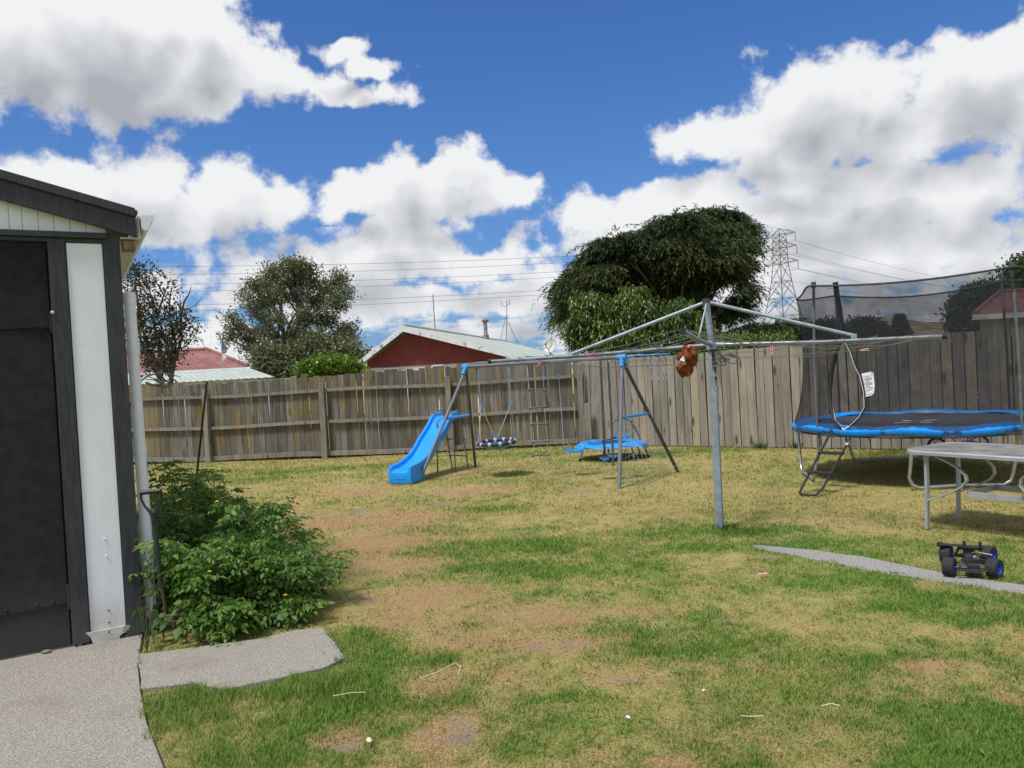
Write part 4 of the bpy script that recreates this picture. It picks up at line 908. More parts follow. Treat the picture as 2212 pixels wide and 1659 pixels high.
# ------------------------------------------------------------------ pylon and its wires
def pylon():
    steel = pm('pylon_steel', L(.13, .14, .155), L(.18, .19, .21), rough=.6, metal=.2)
    Y = 185; X = D(1692, 690, Y).x; sc_ = 1.0
    p = thing('pylon', Vector((X, Y, 0)), 'grey steel lattice power pylon between the dark tree and the trampoline', 'pylon')
    a = Vector((.42, -.907, 0)); b_ = Vector((.907, .42, 0)); r = .085
    lev = [(0, 5.9), (5.5, 4.7), (11.3, 3.4), (15.5, 2.55), (19.5, 1.9), (23.8, 1.42), (25.8, 1.36), (27.6, 1.3), (29.2, 1.25), (30.8, 1.22)]
    cor = lambda w, z: [Vector((X, Y, z))+(a*sx+b_*sy)*w*.86 for sx, sy in ((1, 1), (1, -1), (-1, -1), (-1, 1))]
    m = MB(); mb_ = MB()
    for (z0, w0), (z1, w1) in zip(lev[:-1], lev[1:]):
        c0, c1 = cor(w0, z0), cor(w1, z1)
        for i in range(4):
            j = (i+1) % 4; m.tube([c0[i], c1[i]], r*1.25, 4); mb_.tube([c0[i], c1[j]], r*.7, 4); mb_.tube([c0[j], c1[i]], r*.7, 4); mb_.tube([c1[i], c1[j]], r*.7, 4)
            if z1 < 20: mid = (c1[i]+c1[j])/2; mb_.tube([(c0[i]+c1[i])/2, mid], r*.6, 4); mb_.tube([(c0[j]+c1[j])/2, mid], r*.6, 4)
    m.build('leg_frame', steel, p); mb_.build('bracing', steel, p)
    pk = Vector((X, Y, 32.3)); top = cor(1.22, 30.8); m = MB()
    for q in top: m.tube([q, pk], r, 4)
    m.build('peak', steel, p)
    hang = []
    ins = pm('insulator_glass', L(.16, .17, .18), rough=.3)
    for z, w, hs in ((30.4, 1.22, 5.0), (27.3, 1.3, 5.3), (23.7, 1.42, 5.5)):
        for s in (-1, 1):
            tip = Vector((X, Y, z+.1))+a*s*hs; m = MB(); cc = cor(w, z); cu = cor(w, z+1.5)
            for q in (cc[0 if s > 0 else 2], cc[1 if s > 0 else 3]): m.tube([q, tip], r*.8, 4)
            for q in (cu[0 if s > 0 else 2], cu[1 if s > 0 else 3]): m.tube([q, tip], r*.8, 4)
            for t in (.35, .65): m.tube([lerp(cc[0 if s > 0 else 2], tip, t), lerp(cu[1 if s > 0 else 3], tip, t)], r*.5, 4)
            m.build('crossarm', steel, p)
            e = tip-Vector((0, 0, 2.1)); m = MB(); m.tube([tip, e], .07, 6)
            for q in range(7): m.lathe([(0, 0), (.14, .02), (0, .06)], tip-Vector((0, 0, .3+q*.25)), n=8)
            m.build('insulator', ins, p); hang.append((s, e))
    wm = pm('power_line_metal', L(.10, .10, .11), rough=.6)
    names = ['upper', 'middle', 'lower']
    for i, (s, e) in enumerate(hang):
        for k, (dst, sag, side) in enumerate(((Vector((-262, 78, 5.0)), 6.0, 'left'), (Vector((200, 193, 0)), 3.5, 'right'))):
            q = e+dst-Vector((0, 0, 0)) if k else Vector((-205+s*2.2, 82-s*4.8, e.z+(.5)))
            if k: q = e+Vector((200, 193, -2))
            pts = [lerp(e, q, t/24)-Vector((0, 0, sag*4*(t/24)*(1-t/24))) for t in range(25)]
            o = MB().tube(pts, .035 if k else .032, 4).build('power_line', wm, loc=e)
            tag(o, '%s %s wire strung from the pylon to the %s' % (names[i//2], 'far side' if s < 0 else 'near side', side), 'power line', 'power lines on the pylon')
pylon()
# ------------------------------------------------------------------ play equipment
greym = pm('grey_powder_coat', L(.13, .145, .17), L(.16, .175, .20), scale=8, rough=.42, dirt=L(.22, .21, .20), dirt_scale=14, dirt_thr=(.66, .8))
darkm = pm('dark_grey_tube', L(.055, .06, .07), L(.08, .085, .095), scale=8, rough=.45)
midm = pm('scuffed_dark_tube', L(.09, .085, .085), L(.13, .12, .115), scale=12, rough=.5)
blue = pm('sky_blue_plastic', L(.003, .27, .82), L(.005, .30, .86), scale=3, rough=.28, coat=.3, rough2=.38, dirt=L(.10, .33, .72), dirt_scale=7, dirt_thr=(.60, .88))
blued = pm('faded_blue_fitting', L(.03, .24, .66), L(.05, .30, .72), scale=9, rough=.4)
rope = pm('grey_rope', L(.30, .29, .28), L(.40, .39, .38), scale=60, rough=.9)
AL, AR = Vector((-.74, 12.66, 1.755)), Vector((1.57, 10.86, 1.755))
BD = (AR-AL).normalized()
def onbeam(x):
    lo, hi = -.2, 1.3
    for _ in range(40):
        mid = (lo+hi)/2
        if proj(lerp(AL, AR, mid))[0] < x: lo = mid
        else: hi = mid
    return lerp(AL, AR, lo)
def swing_set():
    s = thing('swing_set', Vector((.4, 11.7, 0)), 'grey metal swing frame with blue corner joints standing across the lawn', 'swing set')
    MB().tube([AL-BD*.05, AR+BD*.02], .030, 16).build('top_beam', greym, s, smooth=True)
    feet = {'lf': G(905, 1038.7), 'lb': G(1027, 1007.4), 'rf': G(1337, 1054.8), 'rb': G(1464.8, 1017.5)}
    for f_, ap, mt, r_ in (('lf', AL, greym, .026), ('lb', AL, darkm, .024), ('rf', AR, greym, .026), ('rb', AR, darkm, .025)):
        p = feet[f_]+Vector((0, 0, -.02)); l = MB().tube([p, ap-Vector((0, 0, .04))], r_, 14).build('leg', mt, s, smooth=True)
        d = (p-ap).normalized(); MB().tube([ap+d*.0, ap+d*.14], r_+.008, 14).build('joint', blued, s, smooth=True)
    for ap in (AL, AR): MB().tube([ap-BD*.07, ap+BD*.07], .040, 14).build('joint', blued, s, smooth=True)
    # crossbars of the two end frames
    def leg_at(ft, ap, z): d = ap-ft; return ft+d*(z/d.z)
    for (a, b_, ap, z, mt) in (('lf', 'lb', AL, .93, blued), ('rf', 'rb', AR, .92, blued)):
        MB().tube([leg_at(feet[a], ap, z), leg_at(feet[b_], ap, z)], .020, 12).build('crossbar', mt, s, smooth=True)
    # hanging hooks
    for x in (1032, 1099, 1138, 1172, 1206, 1299, 1312):
        p = onbeam(x); MB().lathe([(.006, 0), (.006, .02)], p-Vector((0, 0, .05)), n=6).tube([p-Vector((0, 0, .03)), p-Vector((0, 0, .075))], .006, 6).build('hook', metalg, s)
    # hoop and its net at the right end
    c = AR+BD*.10+Vector((.36, .12, .02)); c = D(1417, 766, 10.75)
    m = MB(); m.tube([AR, lerp(AR, c, .5)+Vector((0, 0, .01)), c-Vector((.17, 0, 0))], .016, 8); m.tube([c+Vector((math.cos(q/20*6.2832)*.19, math.sin(q/20*6.2832)*.19, 0)) for q in range(21)], .009, 8); m.build('hoop', blued, s, smooth=True)
    m = MB(); n = 12
    for i in range(n):
        for sg in (-1, 1):
            pts = []
            for k in range(6):
                a = 2*math.pi*(i+sg*k*.5)/n; r_ = lerp(.19, .10, min(1, k/4))+(.02 if k == 5 else 0)
                pts.append(c+Vector((math.cos(a)*r_+.02*k*.3, math.sin(a)*r_, -.070*k-.012*random.random())))
            m.tube(pts, .0028, 4, False)
    m.build('hoop_net', rope, s)
    # goal net slung between the right hand legs
    m = MB(); F_, B_ = feet['rf'], feet['rb']; nn = 17
    def P(u_, t):
        z = .90*(1-t)+.02; a = leg_at(F_, AR, z); b_ = leg_at(B_, AR, z); q = lerp(a, b_, u_)
        q += Vector((.12, -.05, 0))*math.sin(math.pi*u_)*t*.9+Vector((.03*math.sin(u_*9+t*5), 0, .02*math.sin(u_*13+t*7))); q.z = max(.012, q.z-.05*math.sin(math.pi*u_)*(1-t)); return q
    for i in range(nn+1): m.tube([P(i/nn, k/10) for k in range(11)], .0022, 4, False)
    for k in range(1, 13): m.tube([P(i/nn, k/12) for i in range(nn+1)], .0022, 4, False)
    m.build('goal_net', rope, s)
swing_set()
def clamp_block(m, p, w=.032, h=.05): m.box(p, (w, w, h))
def nest_swing():
    t = thing('nest_swing', D(1074, 956, 12.0), 'round padded nest swing hanging on ropes from the frame', 'swing')
    c = D(1074, 955, 12.15); R_ = .30; pad = pm('black_ring_foam', L(.035, .035, .045), rough=.7); tape = pm('grey_ring_tape', L(.42, .42, .42), rough=.6)
    e1 = Vector((1, 0, .03)).normalized(); e2 = Vector((0, 1, .03)).normalized()
    q = lambda a, r=R_: c+e1*math.cos(a)*r+e2*math.sin(a)*r
    MB().tube([q(2*math.pi*i/40) for i in range(41)], .032, 12).build('ring', pad, t, smooth=True)
    for i in range(12):
        a = 2*math.pi*(i+.3)/12; MB().tube([q(a-.07), q(a), q(a+.07)], .0335, 12).build('tape', tape, t, smooth=True)
    m = MB(); m.sheet([[q(2*math.pi*i/24, R_*r)-Vector((0, 0, .02+.10*(1-r*r))) for i in range(25)] for r in (.02, .35, .7, .97)]); m.build('seat', blued, t, smooth=True)
    for x, az in ((1032, (math.radians(180), math.radians(95))), (1099, (math.radians(262), math.radians(20)))):
        top = onbeam(x)-Vector((0, 0, .07)); k1 = top-Vector((0, 0, .10)); sp = top-Vector((-.02 if x < 1050 else .0, 0, .55))
        m = MB(); m.tube([top, k1, sp], .007, 6); m.build('rope', rope, t, smooth=True)
        m = MB(); clamp_block(m, k1); m.build('rope_clamp', blued, t)
        m = MB(); clamp_block(m, sp); m.build('rope_clamp', blued, t)
        for a in az:
            e = q(a); m = MB(); m.tube([sp, lerp(sp, e, .5)-Vector((0, 0, .02)), e], .0055, 6); m.build('rope', rope, t, smooth=True)
            k = lerp(sp, e, .80); m = MB(); clamp_block(m, k, .03, .045); m.build('rope_clamp', blued, t)
nest_swing()
def rope_ladder():
    pa, pb = onbeam(1138), onbeam(1173); Yl = (pa.y+pb.y)/2
    t = thing('rope_ladder', Vector((pa.x, Yl, .1)), 'rope ladder with five grey rungs hanging from the frame', 'rope ladder')
    f = lambda cx, cy: D((1700+cx*.2712)/1.736, (1300+cy*.2712)/1.736, Yl)
    rung = [((1040, 592), (1262, 598)), ((1062, 852), (1270, 825)), ((1078, 1074), (1290, 1060)), ((1104, 1322), (1312, 1302)), ((1100, 1504), (1314, 1494))]
    la = [pa-Vector((0, 0, .06))]; lb = [pb-Vector((0, 0, .06))]
    for a, b_ in rung:
        A, B = f(*a), f(*b_); d = (B-A).normalized(); la.append(A+d*.012); lb.append(B-d*.012)
        r = MB().tube([A-d*.02, B+d*.02], .011, 10).build('rung', midm, t, smooth=True)
        for e in (A, B): MB().tube([e-d*.018, e+d*.018], .019, 10).build('end_cap', midm, r, smooth=True)
    la.append(la[-1]-Vector((0, 0, .09))); lb.append(lb[-1]-Vector((0, 0, .10)))
    for l in (la, lb): MB().tube(l, .0065, 6).build('rope', rope, t, smooth=True)
    for x, y in ((1030, 420), (1250, 400)): m = MB(); clamp_block(m, f(x, y)); m.build('rope_clamp', blued, t)
rope_ladder()
def swing_seat():
    f = lambda cx, cy, Y=11.75: D((2000+cx*.3919)/1.736, (1200+cy*.3919)/1.736, Y)
    t = thing('sling_swing', f(390, 1240), 'bright blue curved plastic swing seat hanging on one rope beside the glider', 'swing')
    top = onbeam(1206)-Vector((0, 0, .06)); e = f(292, 1196); top2 = onbeam(1262)-Vector((0, 0, .06)); e2 = f(490, 1212)
    m = MB(); m.tube([top, f(242, 530), e], .006, 6); m.build('rope', rope, t, smooth=True)
    m = MB(); m.tube([top2, lerp(top2, e2, .5), e2], .0045, 5); m.build('rope', rope, t, smooth=True)
    m = MB(); clamp_block(m, f(242, 528)); m.build('rope_clamp', blued, t)
    pts = [f(284, 1196), f(300, 1218), f(340, 1238), f(390, 1246), f(440, 1240), f(480, 1222), f(500, 1206)]
    g = [[p+Vector((0, y, 0)) for p in pts] for y in (-.09, -.07, .07, .09)]
    lower = [[p+Vector((0, y, -.035)) for p in pts] for y in (-.09, .09)]
    m = MB(); m.sheet(g); m.sheet([g[0], lower[0]]); m.sheet([g[3], lower[1]]); m.sheet([lower[0], lower[1]]); m.poly([g[0][0], g[3][0], lower[1][0], lower[0][0]]); m.poly([g[0][-1], g[3][-1], lower[1][-1], lower[0][-1]])
    m.build('seat', blue, t, smooth=True)
swing_seat()
def glider():
    f = lambda cx, cy, Y=11.25: D((2000+cx*.3919)/1.736, (1200+cy*.3919)/1.736, Y)
    t = thing('glider_swing', f(730, 1400), 'two seat see-saw glider with blue seats and foot rests on dark hanging bars', 'glider swing')
    p1, p2 = onbeam(1299), onbeam(1312)
    b1 = f(686, 1318, p1.y); b2 = f(766, 1398, p1.y-.15)
    MB().tube([p1-Vector((0, 0, .06)), f(642, 400, p1.y), f(668, 1000, p1.y), b1], .017, 10).build('hanger', darkm, t, smooth=True)
    MB().tube([p2-Vector((0, 0, .06)), f(715, 420, p2.y), f(748, 1000, p2.y), b2], .017, 10).build('hanger', darkm, t, smooth=True)
    Yb = p1.y; MB().tube([f(560, 1168, Yb), f(720, 1140, Yb), f(880, 1104, Yb)], .016, 10).build('seat_bar', midm, t, smooth=True)
    for (a, b_) in (((515, 1158), (648, 1160)), ((785, 1112), (912, 1100))):
        A, B = f(*a, Yb), f(*b_, Yb); m = MB(); d = (B-A)
        top = [[A+d*u_+Vector((0, y, .02 if u_ in (0, 1) else .0)) for u_ in (0, .1, .5, .9, 1)] for y in (-.085, .085)]
        bot = [[p-Vector((0, 0, .05)) for p in row] for row in top]
        m.sheet(top); m.sheet(bot); m.sheet([top[0], bot[0]]); m.sheet([top[1], bot[1]]); m.poly([top[0][0], top[1][0], bot[1][0], bot[0][0]]); m.poly([top[0][-1], top[1][-1], bot[1][-1], bot[0][-1]])
        m.build('seat', blue, t, smooth=True)
    for (x, y) in ((682, 1322), (768, 1302)):
        A = f(x-50, y, Yb-.02); B = f(x+50, y-4, Yb-.02); c = f(x, y+32, Yb-.02); m = MB(); m.slab([A, B, c], (0, .12, 0)); m.build('foot_rest', blue, t, bevel=.005)
    MB().tube([f(650, 1312, Yb), f(800, 1300, Yb)], .013, 8).build('foot_bar', midm, t)
glider()
# slide
def slide():
    t = thing('slide', G(865, 1042), 'bright blue wavy plastic slide with a grey ladder under the swing frame', 'slide')
    B0 = (G(843, 1044.7)+G(886, 1044.7))/2; T0 = Vector((-1.20, 13.30, 0)); B0 = Vector((B0.x, B0.y, 0))
    d = (T0-B0); Ls = d.length; d.normalize(); sd = Vector((d.y, -d.x, 0))
    prof = [(0, .165), (.04, .19), (.15, .20), (.27, .24), (.42, .32), (.54, .44), (.64, .56), (.72, .63), (.80, .71), (.88, .81), (.94, .885), (1.0, .915), (1.06, .92), (1.10, .92)]
    w = .165
    sec = [(-w-.035, -.005), (-w-.035, .075), (-w-.012, .088), (-w+.008, .075), (-w+.022, .012), (-w*.6, -.003), (0, -.006), (w*.6, -.003), (w-.022, .012), (w-.008, .075), (w+.012, .088), (w+.035, .075), (w+.035, -.005)]
    grid = []
    for i, (s_, z) in enumerate(prof):
        k = min(1, max(0, 1)); p = B0+d*s_*Ls
        hgt = 1.0 if s_ < 1.0 else .75
        row = [p+sd*x+Vector((0, 0, z+(y if y < .03 else y*hgt)-(.045 if (j in (0, 12)) else 0))) for j, (x, y) in enumerate(sec)]
        grid.append(row)
    m = MB(); m.sheet(grid)
    # skirt hanging from the outer edges and the square front of the foot
    m.sheet([[r[0] for r in grid[:4]], [Vector((r[0].x, r[0].y, .0)) for r in grid[:4]]]); m.sheet([[r[12] for r in grid[:4]], [Vector((r[12].x, r[12].y, .0)) for r in grid[:4]]])
    fr = grid[0]; m.poly([Vector((fr[0].x, fr[0].y, 0)), Vector((fr[12].x, fr[12].y, 0))]+[fr[j] for j in range(12, -1, -1)])
    ch = m.build('chute', blue, t, smooth=True)
    so_ = ch.modifiers.new('solid', 'SOLIDIFY'); so_.thickness = .006; so_.offset = 0
    sb = ch.modifiers.new('bevel', 'BEVEL'); sb.width = .006; sb.segments = 2; sb.limit_method = 'ANGLE'
    MB().beam(B0+sd*(-w*.55)-d*.006+Vector((0, 0, .075)), B0+sd*(w*.55)-d*.006+Vector((0, 0, .075)), .006, .008).build('foot_ridge', blue, t)
    f = lambda cx, cy, Y: D((1400+cx*.27125)/1.736, (1400+cy*.27125)/1.736, Y)
    g = lambda cx, cy: G((1400+cx*.27125)/1.736, (1400+cy*.27125)/1.736)
    feet = [g(885, 1365), g(1135, 1362), g(1095, 1315), g(1318, 1328)]
    tops = [f(880, 680, feet[0].y+.05), f(1105, 690, feet[1].y+.05), f(1010, 820, feet[2].y), f(1205, 660, feet[3].y)]
    for a, b_ in zip(feet, tops): b_.z = max(b_.z, .80 if a is not feet[2] else b_.z); MB().tube([a-Vector((0, 0, .02)), b_], .012, 8).build('ladder_leg', midm, t, smooth=True)
    for y1, y2, k in ((855, 865, .56), (1072, 1080, .25)):
        for (i, j) in ((2, 3),):
            A = lerp(feet[i], tops[i], k if i != 2 else k*1.12); A = feet[i]+(tops[i]-feet[i])*((k*.93)/tops[i].z); B = feet[j]+(tops[j]-feet[j])*((k*.93)/tops[j].z)
            e = (B-A).normalized(); MB().beam(A-e*.03, B+e*.03, .05, .016).build('ladder_step', darkm, t, bevel=.004)
        A = feet[1]+(tops[1]-feet[1])*(k/tops[1].z)
    # two arched hand holds
    for (x0, x1, yb, yt, Y) in ((850, 985, 600, 508, 13.15), (1088, 1195, 585, 515, 12.7)):
        pts = [f(x0, yb, Y), f(x0, lerp(yb, yt, .6), Y), f(x0+24, yt+12, Y+.02), f((x0+x1)/2+20, yt, Y+.08), f(x1-18, yt+8, Y+.12), f(x1, lerp(yb, yt, .55), Y+.12), f(x1, yb+5, Y+.12)]
        MB().tube(pts, .014, 10).build('hand_hold', greym, t, smooth=True)
    MB().tube([f(1010, 605, 12.75), f(1080, 598, 12.8), f(1210, 580, 12.95)], .013, 8).build('mounting_bar', blued, t, smooth=True)
slide()
# little trampoline behind
def small_trampoline():
    f = lambda cx, cy, Y=13.7: D((2000+cx*.3919)/1.736, (1200+cy*.3919)/1.736, Y)
    c = f(745, 1232); c.z = .27; R_ = .61
    t = thing('mini_trampoline', Vector((c.x, c.y, 0)), 'small low trampoline with a crumpled blue cover and an arched handle', 'trampoline')
    MB().tube([c+Vector((math.cos(2*math.pi*i/32)*R_, math.sin(2*math.pi*i/32)*R_, -.03)) for i in range(33)], .016, 8).build('rim', midm, t, smooth=True)
    nn = 48; rows = []
    for r in (.45, .62, .80, .93, 1.03, 1.06):
        rows.append([c+Vector((math.cos(2*math.pi*i/nn)*R_*r, math.sin(2*math.pi*i/nn)*R_*r, (.012 if r < 1.03 else -.025)+.030*(fbm(np.array([i*.45]), np.array([r*9]), 4, 3)[0]-.5)-(.012 if r == 1.06 else 0)-(.07 if r == 1.06 and (i % nn > 42 or i % nn < 3) else 0))) for i in range(nn+1)])
        rows[-1][-1] = rows[-1][0]
    m = MB(); m.sheet(rows); cv = m.build('cover', pm('crumpled_blue_cover', L(.01, .33, .80), L(.01, .20, .62), scale=7, rough=.45, bump=.4, bscale=14), t, smooth=True)
    m = MB(); m.lathe([(0, .0), (R_*.5, .0)], c, n=32); m.build('mat', pm('navy_mat', L(.02, .03, .10), rough=.7), t)
    for ang in (205, 258, 300, 345, 95, 30):
        a = math.radians(ang); b0 = c+Vector((math.cos(a)*R_*.93, math.sin(a)*R_*.93, -.03)); ft = Vector((c.x+math.cos(a)*R_*1.06, c.y+math.sin(a)*R_*1.06, .02))
        l = MB().tube([b0, ft], .016, 8).build('leg', midm, t, smooth=True); MB().tube([ft-Vector((0, 0, .02)), ft+Vector((0, 0, .03))], .024, 8).build('rubber_foot', pm('black_rubber', L(.02, .02, .02), rough=.8) if not bpy.data.materials.get('black_rubber') else bpy.data.materials['black_rubber'], l, smooth=True)
    pts = [f(750, 1180, 13.45), f(752, 1000, 13.45), f(775, 962, 13.5), f(820, 943, 13.55), f(880, 942, 13.6), f(930, 968, 13.7), f(972, 1030, 13.75), f(1010, 1110, 13.8), f(1040, 1195, 13.8)]
    MB().tube(pts, .014, 8).build('handle', midm, t, smooth=True)
small_trampoline()
rubber = bpy.data.materials['black_rubber']
# ------------------------------------------------------------------ clothesline
def clothesline():
    base = G(1555, 1143); t = thing('rotary_clothesline', base, 'galvanised rotary clothesline with four arms on a square leaning pole', 'clothesline')
    galv = pm('weathered_galvanised_pole', L(.23, .28, .33), L(.33, .39, .44), scale=9, rough=.5, metal=.35, bump=.1, dirt=L(.40, .42, .44), dirt_scale=16, dirt_thr=(.6, .8))
    armm = pm('silver_arm_tube', L(.22, .24, .27), L(.32, .34, .37), scale=7, rough=.32, metal=.8)
    armd = pm('dull_arm_tube', L(.15, .17, .20), L(.22, .24, .27), scale=9, rough=.5, metal=.4)
    top = D(1526, 652, 7.42); col = D(1537, 745, 7.42); low = base-Vector((0, 0, .05))
    ax = (top-low).normalized()
    MB().beam(low, col-ax*.01, .072, .072, Vector((.9, -.4, 0))).build('pole', galv, t, bevel=.008)
    MB().tube([col-ax*.02, top], .030, 14).build('mast', galv, t, smooth=True)
    hub = MB().tube([col-ax*.055, col+ax*.015], .050, 14).build('hub', galv, t, smooth=True)
    MB().tube([col-ax*.062, col-ax*.045], .056, 14).build('collar', rubber, t, smooth=True)
    MB().tube([top-ax*.01, top+ax*.03], .040, 12).build('cap', pm('dark_cap', L(.05, .045, .045), rough=.6), t, smooth=True)
    ends = [D(1057, 781, 8.25), D(1474, 716, 5.45), D(2042, 726.5, 6.75), D(1566, 776, 9.4)]
    for i, e in enumerate(ends):
        a0 = col+(e-col).normalized()*.03; mid = lerp(a0, e, .5)+Vector((0, 0, -.012)); mt = armm if i in (1, 2) else armd
        arm = MB().tube([a0, mid, e], .0195, 12).build('arm', mt, t, smooth=True); d = (e-col).normalized()
        MB().tube([e-d*.03, e+d*.012], .024, 12).build('end_cap', rubber, arm, smooth=True)
        if i != 0: MB().tube([a0, a0+d*.10], .025, 12).build('socket', galv, arm, smooth=True)
    def along(i, t_): return lerp(col, ends[i], t_)
    b1 = D(1232, 766, along(0, .62).y); b2 = D(1844, 725, along(2, .62).y)
    MB().tube([top, b1], .0175, 10).build('stay', galv, t, smooth=True); MB().tube([top, b2], .0175, 10).build('stay', galv, t, smooth=True)
    MB().box(b1-Vector((0, 0, .01)), (.05, .03, .05)).build('bracket', galv, t, bevel=.004); MB().box(b2-Vector((0, 0, .01)), (.05, .03, .05)).build('bracket', galv, t, bevel=.004)
    s3 = along(1, .46); MB().beam(top-ax*.02, D(1509, 730, s3.y), .034, .010, Vector((1, 0, 0))).build('stay', pm('pale_strap', L(.48, .54, .62), rough=.4, metal=.3), t, bevel=.002)
    MB().tube([D(1509, 731, s3.y), s3], .006, 6).build('link', rust, t)
    s4 = along(3, .5); MB().tube([top-ax*.06, lerp(top, s4, .5), s4], .014, 8).build('stay', armd, t, smooth=True)
    # wires between neighbouring arms, six rounds
    wire = pm('grey_coated_wire', L(.11, .12, .10), L(.17, .17, .15), scale=40, rough=.6); allp = []
    for k, fr in enumerate((.34, .47, .60, .73, .86, .985)):
        for i in range(4):
            a, b_ = along(i, fr), along((i+1) % 4, fr); a = a+Vector((0, 0, .022)); b_ = b_+Vector((0, 0, .022)); Lw = (b_-a).length; sag = .045*Lw*random.uniform(.5, 1.1)
            pts = [lerp(a, b_, q/14)-Vector((0, 0, sag*4*(q/14)*(1-q/14)))+Vector((0, 0, .006*math.sin(q*1.7+k))) for q in range(15)]
            MB().tube(pts, .0026, 5).build('washing_line', wire, t)
            for p0, p1 in zip(pts[:-1], pts[1:]):
                for q in range(6): allp.append(lerp(p0, p1, q/6))
    proj_ = [(proj(p), p) for p in allp]
    def near(x, y): return min(proj_, key=lambda q: (q[0][0]-x)**2+(q[0][1]-y)**2)[1]
    # bunched line and rag tied by the pole
    m = MB(); c = D(1551, 770, 7.45)
    for i in range(14):
        a = c+Vector((random.uniform(-.03, .12), random.uniform(-.04, .04), random.uniform(-.05, .05))); m.tube([a, a+Vector((random.uniform(.02, .10), 0, random.uniform(-.05, .02))), a+Vector((random.uniform(.04, .10), 0, random.uniform(-.07, -.01)))], random.uniform(.003, .007), 6)
    m.build('tied_cord', wire, t, smooth=True)
    m = MB()
    for q in range(5): a = D(1546+q*2, 760, 7.35); m.tube([a, a+Vector((.003, 0, -.10)), a+Vector((.0, 0, -.2-.04*q))], .0022, 4)
    m.build('loose_cord', wire, t)
    return near, col
near_wire, CL = clothesline()
def peg(x, y, color, rot, label, size=1.0, ground=False):
    p = G(x, y) if ground else near_wire(x, y)
    if ground: p = p+Vector((0, 0, .022))
    t = thing('clothes_peg', p, label, 'peg', 'clothes pegs'); mt = pm('peg_plastic', color, rough=.4)
    R_ = Matrix.Rotation(rot, 3, 'Y'); h = .038*size
    if ground: R_ = Matrix.Rotation(rot, 3, 'Z') @ Matrix.Rotation(math.pi/2, 3, 'Y') @ Matrix.Rotation(math.pi/2, 3, 'Z')
    for s in (-1, 1):
        m = MB(); q = R_ @ Vector((s*.006, 0, 0)); m.box(p+q, (.008, .012, h*2), R_ @ Matrix.Rotation(s*.10, 3, 'Y')); m.build('jaw', mt, t, bevel=.002)
    e = R_ @ Vector((0, 1, 0)); MB().tube([p-e*.010, p+e*.010], .007, 8).build('spring', metalg, t)
peg(1277, 767, L(.80, .08, .10), 1.25, 'red peg lying along the line left of the blue corner joint', 1.15)
peg(1161, 790, L(.90, .16, .20), .75, 'bright red peg hanging below the left end of the swing beam', 1.0)
peg(1421, 750, L(.11, .06, .30), -.55, 'dark purple peg between the bear and the blue corner joint', 1.1)
peg(1512, 773, L(.10, .60, .16), .8, 'small green peg just right of the teddy bear', .9)
peg(1668, 764, L(.85, .32, .30), .02, 'upright pink peg on the line right of the pole', 1.25)
peg(1866, 755, L(.80, .38, .34), 1.5, 'faded pink peg lying flat in front of the trampoline net', 1.1)
peg(1648, 1246, L(.75, .38, .33), .15, 'pale pink peg dropped on the lawn below the path', 1.0, True)
